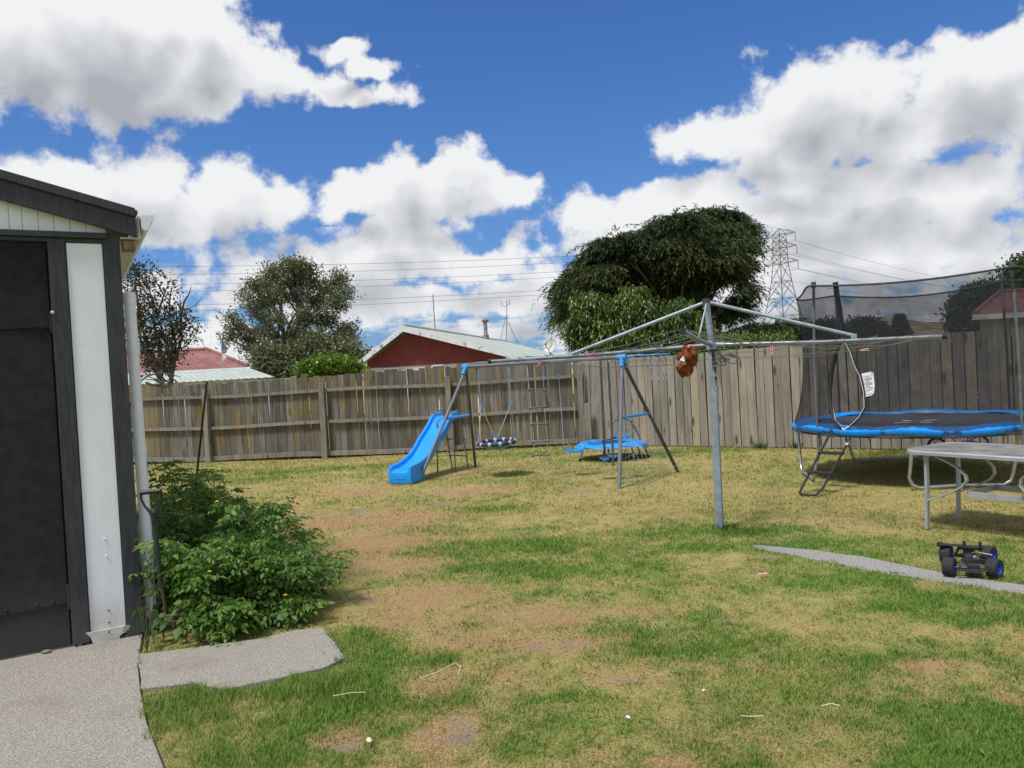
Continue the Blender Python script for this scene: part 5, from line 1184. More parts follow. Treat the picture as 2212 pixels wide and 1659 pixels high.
# teddy bear pegged upside down
def bear():
    p0 = D(1490, 748, 6.75); k = 6.75/FP
    t = thing('teddy_bear', p0, 'brown teddy bear with a white bib pegged upside down on the clothesline', 'teddy bear')
    B = lambda cx, cy, dy=0: D((2500+cx*.18083)/1.736, (1200+cy*.18083)/1.736, 6.75+dy)
    s = .18083/1.736*6.75/FP                       # metres per crop pixel
    parts = [((490, 790, 0), (150, 130, 190)), ((440, 900, 0), (110, 110, 90)), ((385, 1020, -.005), (165, 140, 140)),   # trunk, neck, head
             ((400, 620, -.02), (80, 85, 95)), ((545, 640, -.035), (95, 95, 100)), ((560, 700, -.05), (80, 75, 85)),         # legs drawn up
             ((430, 760, -.075), (75, 70, 75)), ((400, 700, -.055), (60, 60, 90)),                                        # near arm across the belly
             ((275, 770, -.02), (75, 65, 75)), ((320, 730, -.01), (60, 60, 60)),                                         # other arm
             ((270, 1000, -.06), (70, 70, 62)), ((235, 985, -.065), (38, 45, 38)),                                         # muzzle
             ((450, 1110, -.03), (58, 30, 62)), ((330, 1150, .03), (40, 30, 40))]                                         # ears
    m = MB()
    for (c, r) in parts: m.ell(B(*c), tuple(q*s for q in r), None, 16, 10)
    furm = pm('brown_plush', L(.20, .060, .022), L(.33, .115, .045), scale=30, rough=.95, bump=.6, bscale=180, spec=.1)
    me = m.mesh('body', furm, W[t.name]); o = bpy.data.objects.new('body', me); sc.collection.objects.link(o)
    rm = o.modifiers.new('r', 'REMESH'); rm.mode = 'VOXEL'; rm.voxel_size = .0042
    sm = o.modifiers.new('s', 'SMOOTH'); sm.iterations = 4; sm.factor = .6
    dg = bpy.context.evaluated_depsgraph_get(); me2 = bpy.data.meshes.new_from_object(o.evaluated_get(dg)); me2.name = 'body'
    o.modifiers.clear(); o.data = me2; o.parent = t; me2.materials.clear(); me2.materials.append(furm); W[o.name] = W[t.name]
    nv = len(me2.vertices); co = np.empty(nv*3); no = np.empty(nv*3); me2.vertices.foreach_get('co', co); me2.vertices.foreach_get('normal', no)
    co = co.reshape(-1, 3); no = no.reshape(-1, 3); idx = RNG.integers(0, nv, 14000)
    C = co[idx]+RNG.normal(size=(14000, 3))*.0015+np.array(W[t.name]); Dr = no[idx]+RNG.normal(size=(14000, 3))*.45+np.array([0, 0, -.3])
    V, Fc = leaves_np(C, Dr, rdir(14000), RNG.uniform(.005, .010, 14000), np.full(14000, .0016)); npmesh('fur', V, Fc, furm, t, kind='stuff')
    paw = pm('tan_plush', L(.42, .18, .09), rough=.9)
    MB().ell(B(592, 672, -.055), (48*s, 25*s, 54*s), None, 14, 8).build('paw_pad', paw, t, smooth=True)
    MB().ell(B(452, 1105, -.045), (36*s, 14*s, 44*s), None, 12, 8).build('inner_ear', paw, t, smooth=True)
    MB().ell(B(355, 905, -.08), (60*s, 40*s, 12*s), None, 12, 8).build('chin_patch', paw, t, smooth=True)
    MB().ell(B(300, 992, -.112), (17*s, 12*s, 15*s), None, 10, 6).build('eye', pm('glossy_dark_eye', L(.02, .008, .005), rough=.1), t, smooth=True)
    MB().ell(B(206, 972, -.10), (14*s, 12*s, 14*s), None, 10, 6).build('nose', bpy.data.materials['glossy_dark_eye'], t, smooth=True)
    MB().slab([B(270, 840, -.075), B(345, 745, -.085), B(372, 800, -.09), B(388, 870, -.09), B(330, 858, -.085)], (0, .012, 0)).build('bib', pm('white_felt', L(.72, .72, .68), rough=.9), t, bevel=.003)
    q = B(462, 545, -.05); m = MB(); m.box(q, (.018, .03, .034), Matrix.Rotation(.5, 3, 'Y')); pg = m.build('clothes_peg', pm('peg_coral', L(.90, .20, .16), rough=.4), loc=q, bevel=.003)
    tag(pg, 'coral pink peg clipped to the teddy bear where it meets the line', 'peg', 'clothes pegs')
bear()
def lanyard():
    f = lambda cx, cy, Y=7.30: D((2500+cx*.18083)/1.736, (1200+cy*.18083)/1.736, Y)
    t = thing('lanyard', f(985, 700), 'black lanyard with white letters hanging beside the clothesline pole', 'lanyard')
    blk = pm('black_ribbon', L(.015, .013, .022), rough=.7)
    m = MB(); w = .0095; pts = [f(960, 660), f(975, 740), f(990, 850), f(1003, 1000), f(1015, 1130), f(1025, 1290)]
    m.sheet([[p+Vector((-w, 0, 0)) for p in pts], [p+Vector((w, 0, 0)) for p in pts]]); o = m.build('ribbon', blk, t); so_ = o.modifiers.new('s', 'SOLIDIFY'); so_.thickness = .002
    m = MB(); pts = [f(950, 700, 7.33), f(948, 850, 7.33), f(962, 1050, 7.33)]; m.sheet([[p+Vector((-.006, 0, 0)) for p in pts], [p+Vector((.006, 0, 0)) for p in pts]]); o = m.build('ribbon', pm('maroon_ribbon', L(.16, .04, .06), rough=.7), t); so_ = o.modifiers.new('s', 'SOLIDIFY'); so_.thickness = .002
    m = MB(); loop = [(1030, 1290), (1065, 1320), (1040, 1350), (1000, 1330), (1000, 1300)]; m.tube([f(*q) for q in loop+loop[:1]], .0022, 6)
    m.tube([f(*q) for q in ((1010, 1350), (1050, 1385), (1068, 1420), (1060, 1470), (1025, 1490), (992, 1470), (985, 1420), (1000, 1370))], .0022, 6); m.build('clip', darkm, t, smooth=True)
    for ch, cy in (('2', 790), ('S', 860), ('8', 950), ('N', 1105), ('Z', 1105), ('N', 1150), ('X', 1160), ('2', 1265)):
        if ch == 'Z': continue
        cu = bpy.data.curves.new('letter', 'FONT'); cu.body = ch; cu.size = .020; cu.extrude = .0004; cu.align_x = 'CENTER'; cu.align_y = 'CENTER'
        tmp = bpy.data.objects.new('letter', cu); me = bpy.data.meshes.new_from_object(tmp); bpy.data.objects.remove(tmp); me.materials.clear(); me.materials.append(white)
        o = bpy.data.objects.new('letter', me); sc.collection.objects.link(o); o.parent = t
        xx = float(np.interp(cy, [660, 740, 850, 1000, 1130, 1290], [960, 975, 990, 1003, 1015, 1025])); p = f(xx, cy, 7.297); o.location = p-W[t.name]; o.rotation_euler = (math.pi/2, math.pi/2, 0)
lanyard()
# ------------------------------------------------------------------ big trampoline
TC = Vector((5.36, 10.22, 0)); TR = 1.52; TZ = .70
def tp(deg, r, z): a = math.radians(deg); return Vector((TC.x+math.cos(a)*r, TC.y+math.sin(a)*r, z))
def net_r(z): # net pulled in at the middle, flaring to the rail and to the top hoop
    t_ = (z-TZ)/(2.5-TZ); return 1.36+.18*(1-t_)**4+.10*t_**2
def on_net(x, y):
    d = ray(x, y); best = None; prev = None
    for i in range(400):
        s = 7.6+i*.008; p = EYE+d*(s/d.y); q = math.hypot(p.x-TC.x, p.y-TC.y)-net_r(min(2.6, max(.6, p.z)))
        if prev is not None and prev > 0 >= q: break
        prev = q
    return p
def trampoline():
    t = thing('trampoline', TC, 'large round trampoline with blue padding inside a tall black net', 'trampoline')
    chrome = pm('galvanised_tube', L(.42, .44, .46), L(.54, .56, .58), scale=7, rough=.34, metal=.8)
    padm = pm('blue_vinyl_pad', L(.004, .19, .64), L(.006, .26, .74), scale=3, rough=.38, bump=.35, bscale=9)
    matm = pm('black_jumping_mat', L(.035, .037, .045), L(.045, .047, .055), scale=40, rough=.75)
    MB().tube([tp(i*360/72, TR-.02, TZ-.05) for i in range(73)], .022, 10).build('rail', chrome, t, smooth=True)
    n = 96; rows = []
    for r, dz in ((1.24, -.0), (1.30, .012), (1.40, .018), (1.50, .012), (1.545, -.012), (1.55, -.065)):
        rows.append([tp(i*360/n, r+.015*math.sin(i*.9)+(.05*max(0, math.sin(i*360/n/57.3*4+1.2)) if r < 1.28 else 0), TZ+dz+.020*(fbm(np.array([i*.33 % 32]), np.array([r*4]), 12, 3)[0]-.5)+.012*math.sin(i*.52)) for i in range(n)]); rows[-1].append(rows[-1][0].copy())
    pad = MB().sheet(rows).build('pad', padm, t, smooth=True); s = pad.modifiers.new('s', 'SOLIDIFY'); s.thickness = .018
    MB().lathe([(0, TZ+.0), (1.27, TZ+.004), (1.27, TZ-.004), (0, TZ-.006)], TC, n=64).build('mat', matm, t, smooth=True)
    wl = pm('white_mat_print', L(.60, .60, .58), rough=.7); f = lambda cx, cy: G((2900+cx*.4823)/1.736, (1500+cy*.4823)/1.736, TZ+.012)
    for a, b_ in (((940, 180), (1055, 173)), ((1005, 158), (1075, 164)), ((1140, 171), (1228, 175)), ((1170, 162), (1270, 153))):
        A, B = f(*a), f(*b_); MB().beam(A, B, .035, .003).build('mat_mark', wl, t)
    A = f(1188, 92); A = G((2900+1188*.4823)/1.736, (1500+98*.4823)/1.736, TZ+.045); B = G((2900+1310*.4823)/1.736, (1500+94*.4823)/1.736, TZ+.045)
    dd = Vector((-.1, .17, .0)); MB().slab([A, B, B+dd*1.0, A+dd*1.0], (0, 0, .004)).build('pad_label', wl, t)
    # springs
    m = MB()
    for i in range(56): a = i*360/56; m.tube([tp(a, 1.27, TZ-.0), tp(a, TR-.03, TZ-.04)], .008, 5)
    m.build('springs', chrome, t, kind='stuff')
    # W shaped legs: two uprights and the bar between them on the ground
    def wleg(p0, p1, a0, a1):
        top0, top1 = tp(a0, TR-.02, TZ-.06), tp(a1, TR-.02, TZ-.06); g0, g1 = p0+Vector((0, 0, .022)), p1+Vector((0, 0, .022)); dd_ = (g1-g0).normalized()
        pts = [top0, lerp(top0, g0, .55), g0+Vector((0, 0, .12)), g0+dd_*.03+Vector((0, 0, .04)), g0+dd_*.11, lerp(g0, g1, .5)+Vector((0, 0, .015)), g1-dd_*.11, g1-dd_*.03+Vector((0, 0, .04)), g1+Vector((0, 0, .12)), lerp(top1, g1, .55), top1]
        MB().tube(pts, .020, 10).build('leg', chrome, t, smooth=True)
    wleg(G(1731, 1022), G(1761, 1042), 155, 195); wleg(G(1965, 1058.6), G(2189, 1050), 240, 285); wleg(G(1841, 999.5), G(1995, 991), 106, 62)
    wleg(tp(15, 1.5, 0), tp(330, 1.5, 0), 15, 330)
    # poles with foam sleeves
    polem = pm('dark_net_pole', L(.12, .14, .16), L(.17, .19, .21), scale=9, rough=.45, metal=.4)
    for a in (195, 285, 105, 15):
        p = MB().tube([tp(a, 1.545, .46), tp(a, 1.54, 1.6), tp(a, 1.50, 2.53)], .0165, 12).build('net_pole', polem, t, smooth=True)
        MB().tube([tp(a, 1.50, 2.50), tp(a, 1.50, 2.57)], .030, 10).build('pole_cap', darkm, p, smooth=True)
    # net with the door slit cut out
    nm = bpy.data.materials.new('black_mesh_net'); nm.use_nodes = True; b = NB(nm.node_tree); nm.node_tree.nodes.clear()
    df = b.n('ShaderNodeBsdfDiffuse'); df.inputs[0].default_value = L(.03, .032, .037); trn = b.n('ShaderNodeBsdfTransparent'); mx = b.n('ShaderNodeMixShader')
    tc = b.n('ShaderNodeTexCoord'); fac = b.ss(b.noise(tc.outputs['Object'], 6, 3), .3, .7, .48, .60); b.put(mx.inputs[0], fac)
    nm.node_tree.links.new(trn.outputs[0], mx.inputs[1]); nm.node_tree.links.new(df.outputs[0], mx.inputs[2]); out = b.n('ShaderNodeOutputMaterial'); nm.node_tree.links.new(mx.outputs[0], out.inputs[0])
    g = lambda cx, cy: on_net((2900+cx*.60295)/1.736, (900+cy*.60295)/1.736)
    Ledge = [g(*q) for q in ((418, 640), (385, 720), (362, 820), (350, 940), (358, 1040), (375, 1120), (425, 1172))]
    Redge = [g(*q) for q in ((448, 630), (485, 700), (510, 780), (545, 850), (568, 950), (572, 1040), (540, 1100), (470, 1165))]
    ang = lambda p: math.degrees(math.atan2(p.y-TC.y, p.x-TC.x)) % 360
    la = sorted((p.z, ang(p)) for p in Ledge); ra = sorted((p.z, ang(p)) for p in Redge)
    nz, na = 40, 300; rows = []
    topz = lambda a: 2.52-.085*abs(math.sin(math.radians((a-15)*2)))
    for k in range(nz+1):
        row = []
        for i in range(na+1):
            a = i*360/na; z = lerp(TZ-.05, topz(a), k/nz); pole = abs(((a-15) % 90)-0); pole = min(pole, 90-pole)/45   # 0 at poles
            r = net_r(z)+.11*(1-pole)**3*(k/nz)+.006*math.sin(a*1.3)*(1-k/nz)
            if 150 < a < 192: r -= .07*math.sin((a-150)/42*math.pi)*(k/nz)**2
            row.append(tp(a, r, z))
        rows.append(row)
    m = MB(); m.sheet(rows); zlo = max(la[0][0], ra[0][0]); zhi = min(la[-1][0], ra[-1][0]); keep = []
    for f_ in m.f:
        c = sum((m.v[i] for i in f_), Vector())/4
        if zlo < c.z < zhi:
            a = ang(c); l_ = np.interp(c.z, [q[0] for q in la], [q[1] for q in la]); r_ = np.interp(c.z, [q[0] for q in ra], [q[1] for q in ra])
            if min(l_, r_) < a < max(l_, r_): continue
        keep.append(f_)
    m.f = keep; m.build('net', nm, t, smooth=True)
    hem = pm('black_hem', L(.05, .05, .055), rough=.8)
    MB().tube([p for p in rows[-1]], .012, 8).build('top_hem', hem, t, smooth=True)
    MB().tube([tp(i*360/100, 1.545, TZ-.075) for i in range(101)], .014, 6).build('bottom_hem', hem, t, smooth=True)
    zp = pm('black_zip_tape', L(.012, .012, .014), rough=.7); wz = pm('white_piping', L(.70, .70, .70), rough=.6)
    nudge = lambda P: [p+(EYE-p).normalized()*.012 for p in P]
    for E_, s in ((Ledge, 1), (Redge, -1)):
        MB().tube(nudge(E_), [v_*(1.5 if s > 0 else 1.1) for v_ in (.012, .016, .018, .018, .015, .012, .010, .008)][:len(E_)], 6).build('door_edge', zp, t, smooth=True)
        MB().tube([p+Vector((s*.018, -.01, 0)) for p in nudge(E_)], .0032, 6).build('piping', wz, t, smooth=True)
    q = [g(*c) for c in ((385, 262), (397, 350), (412, 440), (422, 530), (430, 612))]; MB().tube(nudge(q), .032, 6).build('zip_flap', zp, t, smooth=True)
    q = [g(*c) for c in ((405, 1155), (440, 1180), (468, 1158))]; MB().tube(nudge(q), .009, 6).build('piping', wz, t, smooth=True)
    # care tag sewn on the net
    q = nudge([g(*c) for c in ((548, 832), (612, 818), (622, 824), (630, 900), (626, 955), (612, 966), (572, 976), (566, 900))]); lab = MB().slab(q, (0, .004, 0)).build('care_tag', pm('white_tag', L(.66, .68, .70), rough=.7), t)
    pr = pm('grey_print', L(.30, .31, .33), rough=.8)
    for i in range(12):
        yy = 848+i*10; x0 = 562+i*1.2; A, B = nudge([g(x0, yy+2), g(x0+(46 if i % 3 else 30), yy-4)]); MB().beam(A-Vector((0, .008, 0)), B-Vector((0, .008, 0)), .002, .006).build('printed_line', pr, lab)
    for cx, cy in ((562, 848), (606, 838)):
        c = nudge([g(cx, cy)])[0]-Vector((0, .006, 0)); MB().slab([c+Vector((-.012, 0, -.01)), c+Vector((.012, 0, -.01)), c+Vector((0, 0, .012))], (0, .002, 0)).build('warning_triangle', pm('yellow_print', L(.60, .48, .10)), lab)
    # straps dangling under the rail
    m = MB()
    for a in range(150, 330, 9):
        p = tp(a, 1.54, TZ-.07); m.tube([p, p+Vector((.01, -.01, -.035)), p+Vector((.02, -.0, -.055))], .004, 4)
    m.build('net_ties', zp, t, kind='stuff')
trampoline()
def tramp_ladder():
    f = lambda cx, cy: ((2900+cx*.4823)/1.736, (1500+cy*.4823)/1.736)
    bl, br = G(*f(192, 738)), G(*f(352, 745)); tl, tr_ = G(*f(440, 262), .64), G(*f(618, 262), .64)
    t = thing('trampoline_ladder', (bl+br)/2, 'black two step ladder leaning on the left front of the large trampoline', 'ladder')
    pts = [tl, lerp(tl, bl, .9)+Vector((0, 0, .0)), bl+Vector((.02, 0, .02)), lerp(bl, br, .2)+Vector((0, -.03, .012)), lerp(bl, br, .8)+Vector((0, -.03, .012)), br+Vector((-.02, 0, .02)), lerp(tr_, br, .9), tr_]
    MB().tube(pts, .0145, 10).build('side_rail', pm('black_rail_paint', L(.022, .022, .024), rough=.45), t, smooth=True)
    MB().tube([lerp(tr_, br, .04), lerp(tr_, br, .20)], .0165, 10).build('tape', pm('white_tape', L(.66, .66, .62), rough=.6), t, smooth=True)
    for k in (.32, .64):
        A, B = lerp(tl, bl, k), lerp(tr_, br, k+.01); d = (B-A).normalized(); MB().beam(A-d*.02, B+d*.02, .095, .028).build('step', pm('black_step', L(.02, .02, .022), rough=.55), t, bevel=.004)
    for a in (tl, tr_): MB().tube([a, a+Vector((.02, .03, .04)), a+Vector((.05, .05, .0))], .012, 8).build('hook', darkm, t, smooth=True)
tramp_ladder()
# pink bicycle behind the trampoline
def bicycle():
    Y = 11.62; f = lambda cx, cy, dy=0: D((3400+cx*.19892)/1.736, (1580+cy*.19892)/1.736, Y+dy)
    t = thing('bicycle', Vector((f(960, 430).x, Y, 0)), "small pink child's bicycle parked behind the trampoline by the fence", 'bicycle')
    pink = pm('pink_frame_paint', L(.66, .20, .50), L(.70, .25, .55), scale=5, rough=.3, coat=.4)
    r_ = .152
    for cx in (562, 1372):
        c = f(cx, 430); c.z = r_; w = thing('wheel', c, None, None); w.parent = t; w.location = c-W[t.name]
        MB().tube([c+Vector((math.cos(a/24*6.2832)*(r_-.018), 0, math.sin(a/24*6.2832)*(r_-.018))) for a in range(25)], .018, 8).build('tyre', rubber, w, smooth=True)
        MB().tube([c+Vector((math.cos(a/24*6.2832)*(r_-.038), 0, math.sin(a/24*6.2832)*(r_-.038))) for a in range(25)], .007, 6).build('rim', pink, w, smooth=True)
        m = MB()
        for a in range(14): m.tube([c, c+Vector((math.cos(a/14*6.28)*(r_-.04), 0, math.sin(a/14*6.28)*(r_-.04)))], .0015, 4)
        m.build('spokes', metalg, w)
        MB().tube([c-Vector((0, .03, 0)), c+Vector((0, .03, 0))], .014, 8).build('axle', metalg, w)
    hd = f(648, 232); fw = f(562, 430); fw.z = r_; rw = f(1372, 430); rw.z = r_; bb = f(1000, 420); bb.z = r_+.02; st = f(1085, 235)
    for s in (-.035, .035):
        MB().tube([hd+Vector((0, s, 0)), f(590, 300, s), f(545, 380, s), fw+Vector((0, s, 0))], .012, 8).build('fork', pink, t, smooth=True)
        MB().tube([st+Vector((0, s*.6, 0)), rw+Vector((0, s, 0))], .010, 8).build('stay', pink, t, smooth=True); MB().tube([bb+Vector((0, s*.5, 0)), rw+Vector((0, s, 0))], .009, 8).build('stay', pink, t, smooth=True)
    top = hd+Vector((.01, 0, .10))
    MB().tube([hd, f(800, 245), f(1000, 245), st], .014, 8).build('frame_tube', pink, t, smooth=True); MB().tube([hd, f(850, 300), bb], .021, 8).build('frame_tube', pink, t, smooth=True); MB().tube([bb, st, st+Vector((.03, 0, .10))], .012, 8).build('seat_tube', pink, t, smooth=True)
    MB().tube([hd-Vector((0, 0, .02)), top, top+Vector((.02, 0, .12))], .015, 8).build('stem', darkm, t, smooth=True)
    MB().tube([top+Vector((.05, -.22, .20)), top+Vector((.03, -.12, .16)), top+Vector((.02, 0, .12)), top+Vector((.03, .12, .16)), top+Vector((.05, .22, .20))], .010, 8).build('handlebar', metalg, t, smooth=True)
    MB().ell(st+Vector((.04, 0, .13)), (.11, .06, .025), None, 12, 6).build('saddle', pm('dark_saddle', L(.05, .02, .04), rough=.5), t, smooth=True)
    c = bb; m = MB(); m.lathe([(0, -.005), (.05, -.005), (.05, .005), (0, .005)], c+Vector((0, -.05, 0)), Vector((0, 1, 0)), 16); m.tube([c+Vector((0, -.06, 0)), c+Vector((.05, -.06, -.08))], .008, 6); m.box(c+Vector((.05, -.09, -.085)), (.07, .06, .015)); m.build('crank', darkm, t, smooth=False)
    MB().tube([f(1040, 390, -.04), f(1180, 370, -.04), rw+Vector((0, -.05, .02))], .018, 8).build('chain_guard', darkm, t, smooth=True)
    tip = D(2116, 850, Y); MB().tube([st+Vector((.06, 0, .14)), lerp(st, tip, .6), tip], .010, 8).build('push_handle', pink, t, smooth=True)
    MB().tube([tip-Vector((.05, 0, .01)), tip+Vector((.03, 0, .01))], .014, 8).build('grip', pm('dusky_pink_grip', L(.45, .20, .32), rough=.6), t, smooth=True)
bicycle()
# ------------------------------------------------------------------ patio table
def table():
    le = Vector((.53, -.848, 0)).normalized(); sh = Vector((-le.y, le.x, 0)); zt = .72
    silver = pm('silver_grey_aluminium', L(.36, .38, .41), L(.44, .46, .49), scale=6, rough=.4, metal=.35)
    O = Vector((3.50, 7.10, 0))+sh*.07; Lt, Wt = 1.55, .84
    t = thing('patio_table', O+le*.7+sh*.45, 'grey metal patio table with a rounded dirty glass top at the right edge', 'table')
    def outline(ins):
        pts = []; r = .17-ins*.5
        for (cx, cy, a0) in ((ins+r, ins+r, 180), (Lt-ins-r, ins+r, 270), (Lt-ins-r, Wt-ins-r, 0), (ins+r, Wt-ins-r, 90)):
            for k in range(7): a = math.radians(a0+k*15); pts.append(O+le*(cx+math.cos(a)*r)+sh*(cy+math.sin(a)*r))
        return pts
    rim = outline(.0); inn = outline(.028); m = MB(); n = len(rim); U = Vector((0, 0, 1))
    rings = [[p+U*(zt-.040) for p in inn], [p+U*(zt-.036) for p in rim], [p+U*(zt-.010) for p in rim], [lerp(a, b_, .3)+U*zt for a, b_ in zip(rim, inn)], [p+U*(zt-.001) for p in inn], [p+U*(zt-.040) for p in inn]]
    m.sheet([r+[r[0]] for r in rings]); m.build('rim', silver, t, smooth=True)
    gl = pm('dusty_glass', L(.16, .155, .14), L(.24, .235, .215), scale=4, rough=.32, spec=.5, dirt=L(.32, .31, .28), dirt_scale=5, dirt_thr=(.48, .72), rough2=.5)
    MB().slab([p+U*(zt-.014) for p in inn], U*.008).build('glass_top', gl, t)
    A, Bf = G(2003, 1142), G(2070.6, 1119.6); w = (Bf-A); tops = []
    far = le*1.15
    def flat_leg(pts, wd, th, side, nm='leg'):
        g0 = []; m = MB(); k = len(pts)
        for i, p in enumerate(pts):
            tn = (pts[min(i+1, k-1)]-pts[max(i-1, 0)]).normalized(); sd = vec(side).normalized(); nn = tn.cross(sd).normalized(); g0.append([p+sd*wd/2+nn*th/2, p-sd*wd/2+nn*th/2, p-sd*wd/2-nn*th/2, p+sd*wd/2-nn*th/2, p+sd*wd/2+nn*th/2])
        m.sheet(g0); m.poly(g0[0][:4]); m.poly(g0[-1][:4]); return m.build(nm, silver, t, bevel=.003)
    for off, sg in ((Vector(), 1), (far, -1)):
        for ft, s in ((A, 1), (Bf, -1)):
            b0 = ft+off; flat_leg([b0, b0+Vector((0, 0, .18))+le*.008*sg, b0+Vector((0, 0, .40))+le*.016*sg, b0+Vector((0, 0, zt-.04))+le*.02*sg], .044, .026, sh)
            mid = lerp(A, Bf, .5)+off; bow = []
            for k in range(9):
                u_ = k/8; z = lerp(.26, zt-.045, u_); bow.append(Vector((b0.x, b0.y, z))+le*sg*(.02+.36*math.sin(math.pi*min(1, u_*1.0)*.92))*.95+w.normalized()*s*.03*math.sin(math.pi*u_))
            flat_leg(bow, .046, .014, sh if s == 1 else sh, 'brace')
    # lower frame of flat bars
    zs = .345; c0 = lerp(A, Bf, .5)+le*.36; q = [c0-sh*.24, c0+sh*.24, c0+sh*.24+le*.5, c0-sh*.24+le*.5]
    for i in range(4):
        a, b_ = q[i], q[(i+1) % 4]; MB().beam(a+U*zs, b_+U*zs, .010, .055).build('lower_frame', silver, t, bevel=.002)
table()
# ------------------------------------------------------------------ toy truck chassis
def toy_car():
    k = 320/2212/1.736
    f = lambda cx, cy, Y: D((3480+cx*.14467)/1.736, (2020+cy*.14467)/1.736, Y)
    ctr = Vector((3.30, 5.65, 0)); ax = Vector((.93, -.36, 0)).normalized(); ln = Vector((.45, .89, 0)).normalized()
    t = thing('toy_car', ctr, 'black remote control truck chassis with blue wheels parked on the concrete strip', 'toy car')
    blk = pm('black_nylon', L(.016, .016, .018), L(.03, .03, .032), scale=20, rough=.5); bluer = pm('blue_wheel_plastic', L(.003, .05, .70), L(.005, .09, .85), scale=9, rough=.25, coat=.4)
    tyre = pm('knobbly_tyre_rubber', L(.018, .02, .022), L(.028, .03, .032), scale=30, rough=.8, bump=.5); mtl = pm('grey_chassis_metal', L(.12, .12, .12), L(.20, .20, .19), scale=14, rough=.4, metal=.5)
    R_, Wd = .066, .072
    P = lambda a, l, z: ctr+ax*a+ln*l+Vector((0, 0, z))
    for a, l in ((-.140, -.20), (.140, -.20), (-.140, .20), (.140, .20)):
        c = P(a, l, R_+.002); w = bpy.data.objects.new('wheel', None); sc.collection.objects.link(w); w.parent = t; w.location = c-W[t.name]; W[w.name] = c
        wa = Vector((.54, -.84, 0)).normalized() if a > 0 else Vector((.74, -.67, 0)).normalized()
        prof = [(R_*.60, -Wd/2), (R_*.86, -Wd/2), (R_*.96, -Wd*.40), (R_*.985, -Wd*.15), (R_*.985, Wd*.15), (R_*.96, Wd*.40), (R_*.86, Wd/2), (R_*.60, Wd/2), (R_*.55, Wd*.2), (R_*.55, -Wd*.2)]
        MB().lathe(prof, c, wa, 30, True).build('tyre', tyre, w, smooth=True)
        m = MB(); e1, e2 = frame(wa)
        for i in range(22):
            for j, o_ in enumerate((-.38, 0, .38)):
                an = 2*math.pi*(i+.5*(j % 2))/22; rd = e1*math.cos(an)+e2*math.sin(an); tg = wa.cross(rd)
                m.box(c+wa*Wd*o_+rd*(R_*(.985 if j == 1 else .955)), (Wd*.27, R_*.15, R_*.07), Matrix((wa, tg, rd)).transposed())
        m.build('tread', tyre, w)
        m = MB(); m.lathe([(R_*.61, -Wd*.46), (R_*.55, -Wd*.40), (R_*.50, -Wd*.1), (R_*.50, Wd*.1), (R_*.55, Wd*.40), (R_*.61, Wd*.46), (R_*.64, Wd*.46), (R_*.64, -Wd*.46)], c, wa, 26, True)
        m.lathe([(0, Wd*.06), (R_*.16, Wd*.10), (R_*.16, Wd*.30), (R_*.1, Wd*.34), (0, Wd*.34)], c, wa, 12)
        for s in (-1, 1):
            for i in range(9):
                an = 2*math.pi*i/9; rd = e1*math.cos(an)+e2*math.sin(an); rd2 = e1*math.cos(an+.25)+e2*math.sin(an+.25)
                m.beam(c+rd*R_*.12+wa*Wd*.12*s, c+rd2*R_*.58+wa*Wd*.34*s, .006, .005, wa)
        m.lathe([(0, -.002), (R_*.54, -.002), (R_*.54, .002), (0, .002)], c, wa, 20); m.build('rim', bluer, w, smooth=True)
        MB().tube([c-wa*Wd*.35, c+wa*Wd*.4], .006, 8).build('axle_nut', mtl, w)
    for l in (-.20, .20):
        MB().tube([P(-.14, l, .066), P(.14, l, .066)], .007, 8).build('axle', mtl, t)
        MB().box(P(.012, l, .068), (.08, .06, .058), Matrix((ax, ln, Vector((0, 0, 1)))).transposed()).build('gearbox', blk, t, bevel=.008)
        for s in (-.012, .04):
            MB().beam(P(-.11, l+s, .050), P(.03, l+s*.4, .045), .010, .008).build('control_arm', blk, t, bevel=.002); MB().beam(P(.135, l+s, .050), P(0, l+s*.4, .045), .010, .008).build('control_arm', blk, t, bevel=.002)
        for a in (-.055, .085):
            p0, p1 = P(a*1.5+.0, l, .056), P(a*.9, l+.0, .128); MB().tube([p0, p1], .0075, 8).build('shock_absorber', blk, t, smooth=True)
            m = MB(); pts = []
            for i in range(60): u_ = i/59; q = lerp(p0, p1, .15+.6*u_); pts.append(q+Vector((math.cos(i*.9)*.011, math.sin(i*.9)*.011, 0)))
            m.tube(pts, .0014, 4); m.build('coil_spring', mtl, t)
        MB().box(P(.012, l+.02, .110), (.15, .008, .03), Matrix((ax, ln, Vector((0, 0, 1)))).transposed()).build('shock_tower', blk, t, bevel=.003)
    RM = Matrix((ax, ln, Vector((0, 0, 1)))).transposed()
    MB().box(P(.012, .0, .040), (.105, .46, .008), RM).build('chassis_plate', mtl, t, bevel=.002)
    MB().box(P(-.005, .01, .078), (.05, .11, .06), RM).build('battery_box', blk, t, bevel=.006); MB().tube([P(.045, -.05, .075), P(.045, .03, .075)], .024, 14).build('motor', mtl, t, smooth=True)
    MB().box(P(.05, .06, .075), (.03, .045, .045), RM).build('servo', blk, t, bevel=.004); MB().box(P(.03, -.045, .108), (.016, .012, .014), RM).build('silver_tab', pm('bright_tab', L(.7, .7, .7), rough=.3, metal=.5), t, bevel=.002)
    MB().tube([P(.012, -.12, .075), P(.012, .14, .075)], .006, 8).build('drive_shaft', mtl, t)
    m = MB(); m.box(P(-.055, .17, .138), (.27, .06, .009), RM @ Matrix.Rotation(.06, 3, 'Y')); m.box(P(-.185, .17, .144), (.035, .05, .03), RM); m.build('bumper', blk, t, bevel=.003)
    MB().box(P(.0, -.255, .060), (.20, .03, .012), RM).build('front_bumper', blk, t, bevel=.004)
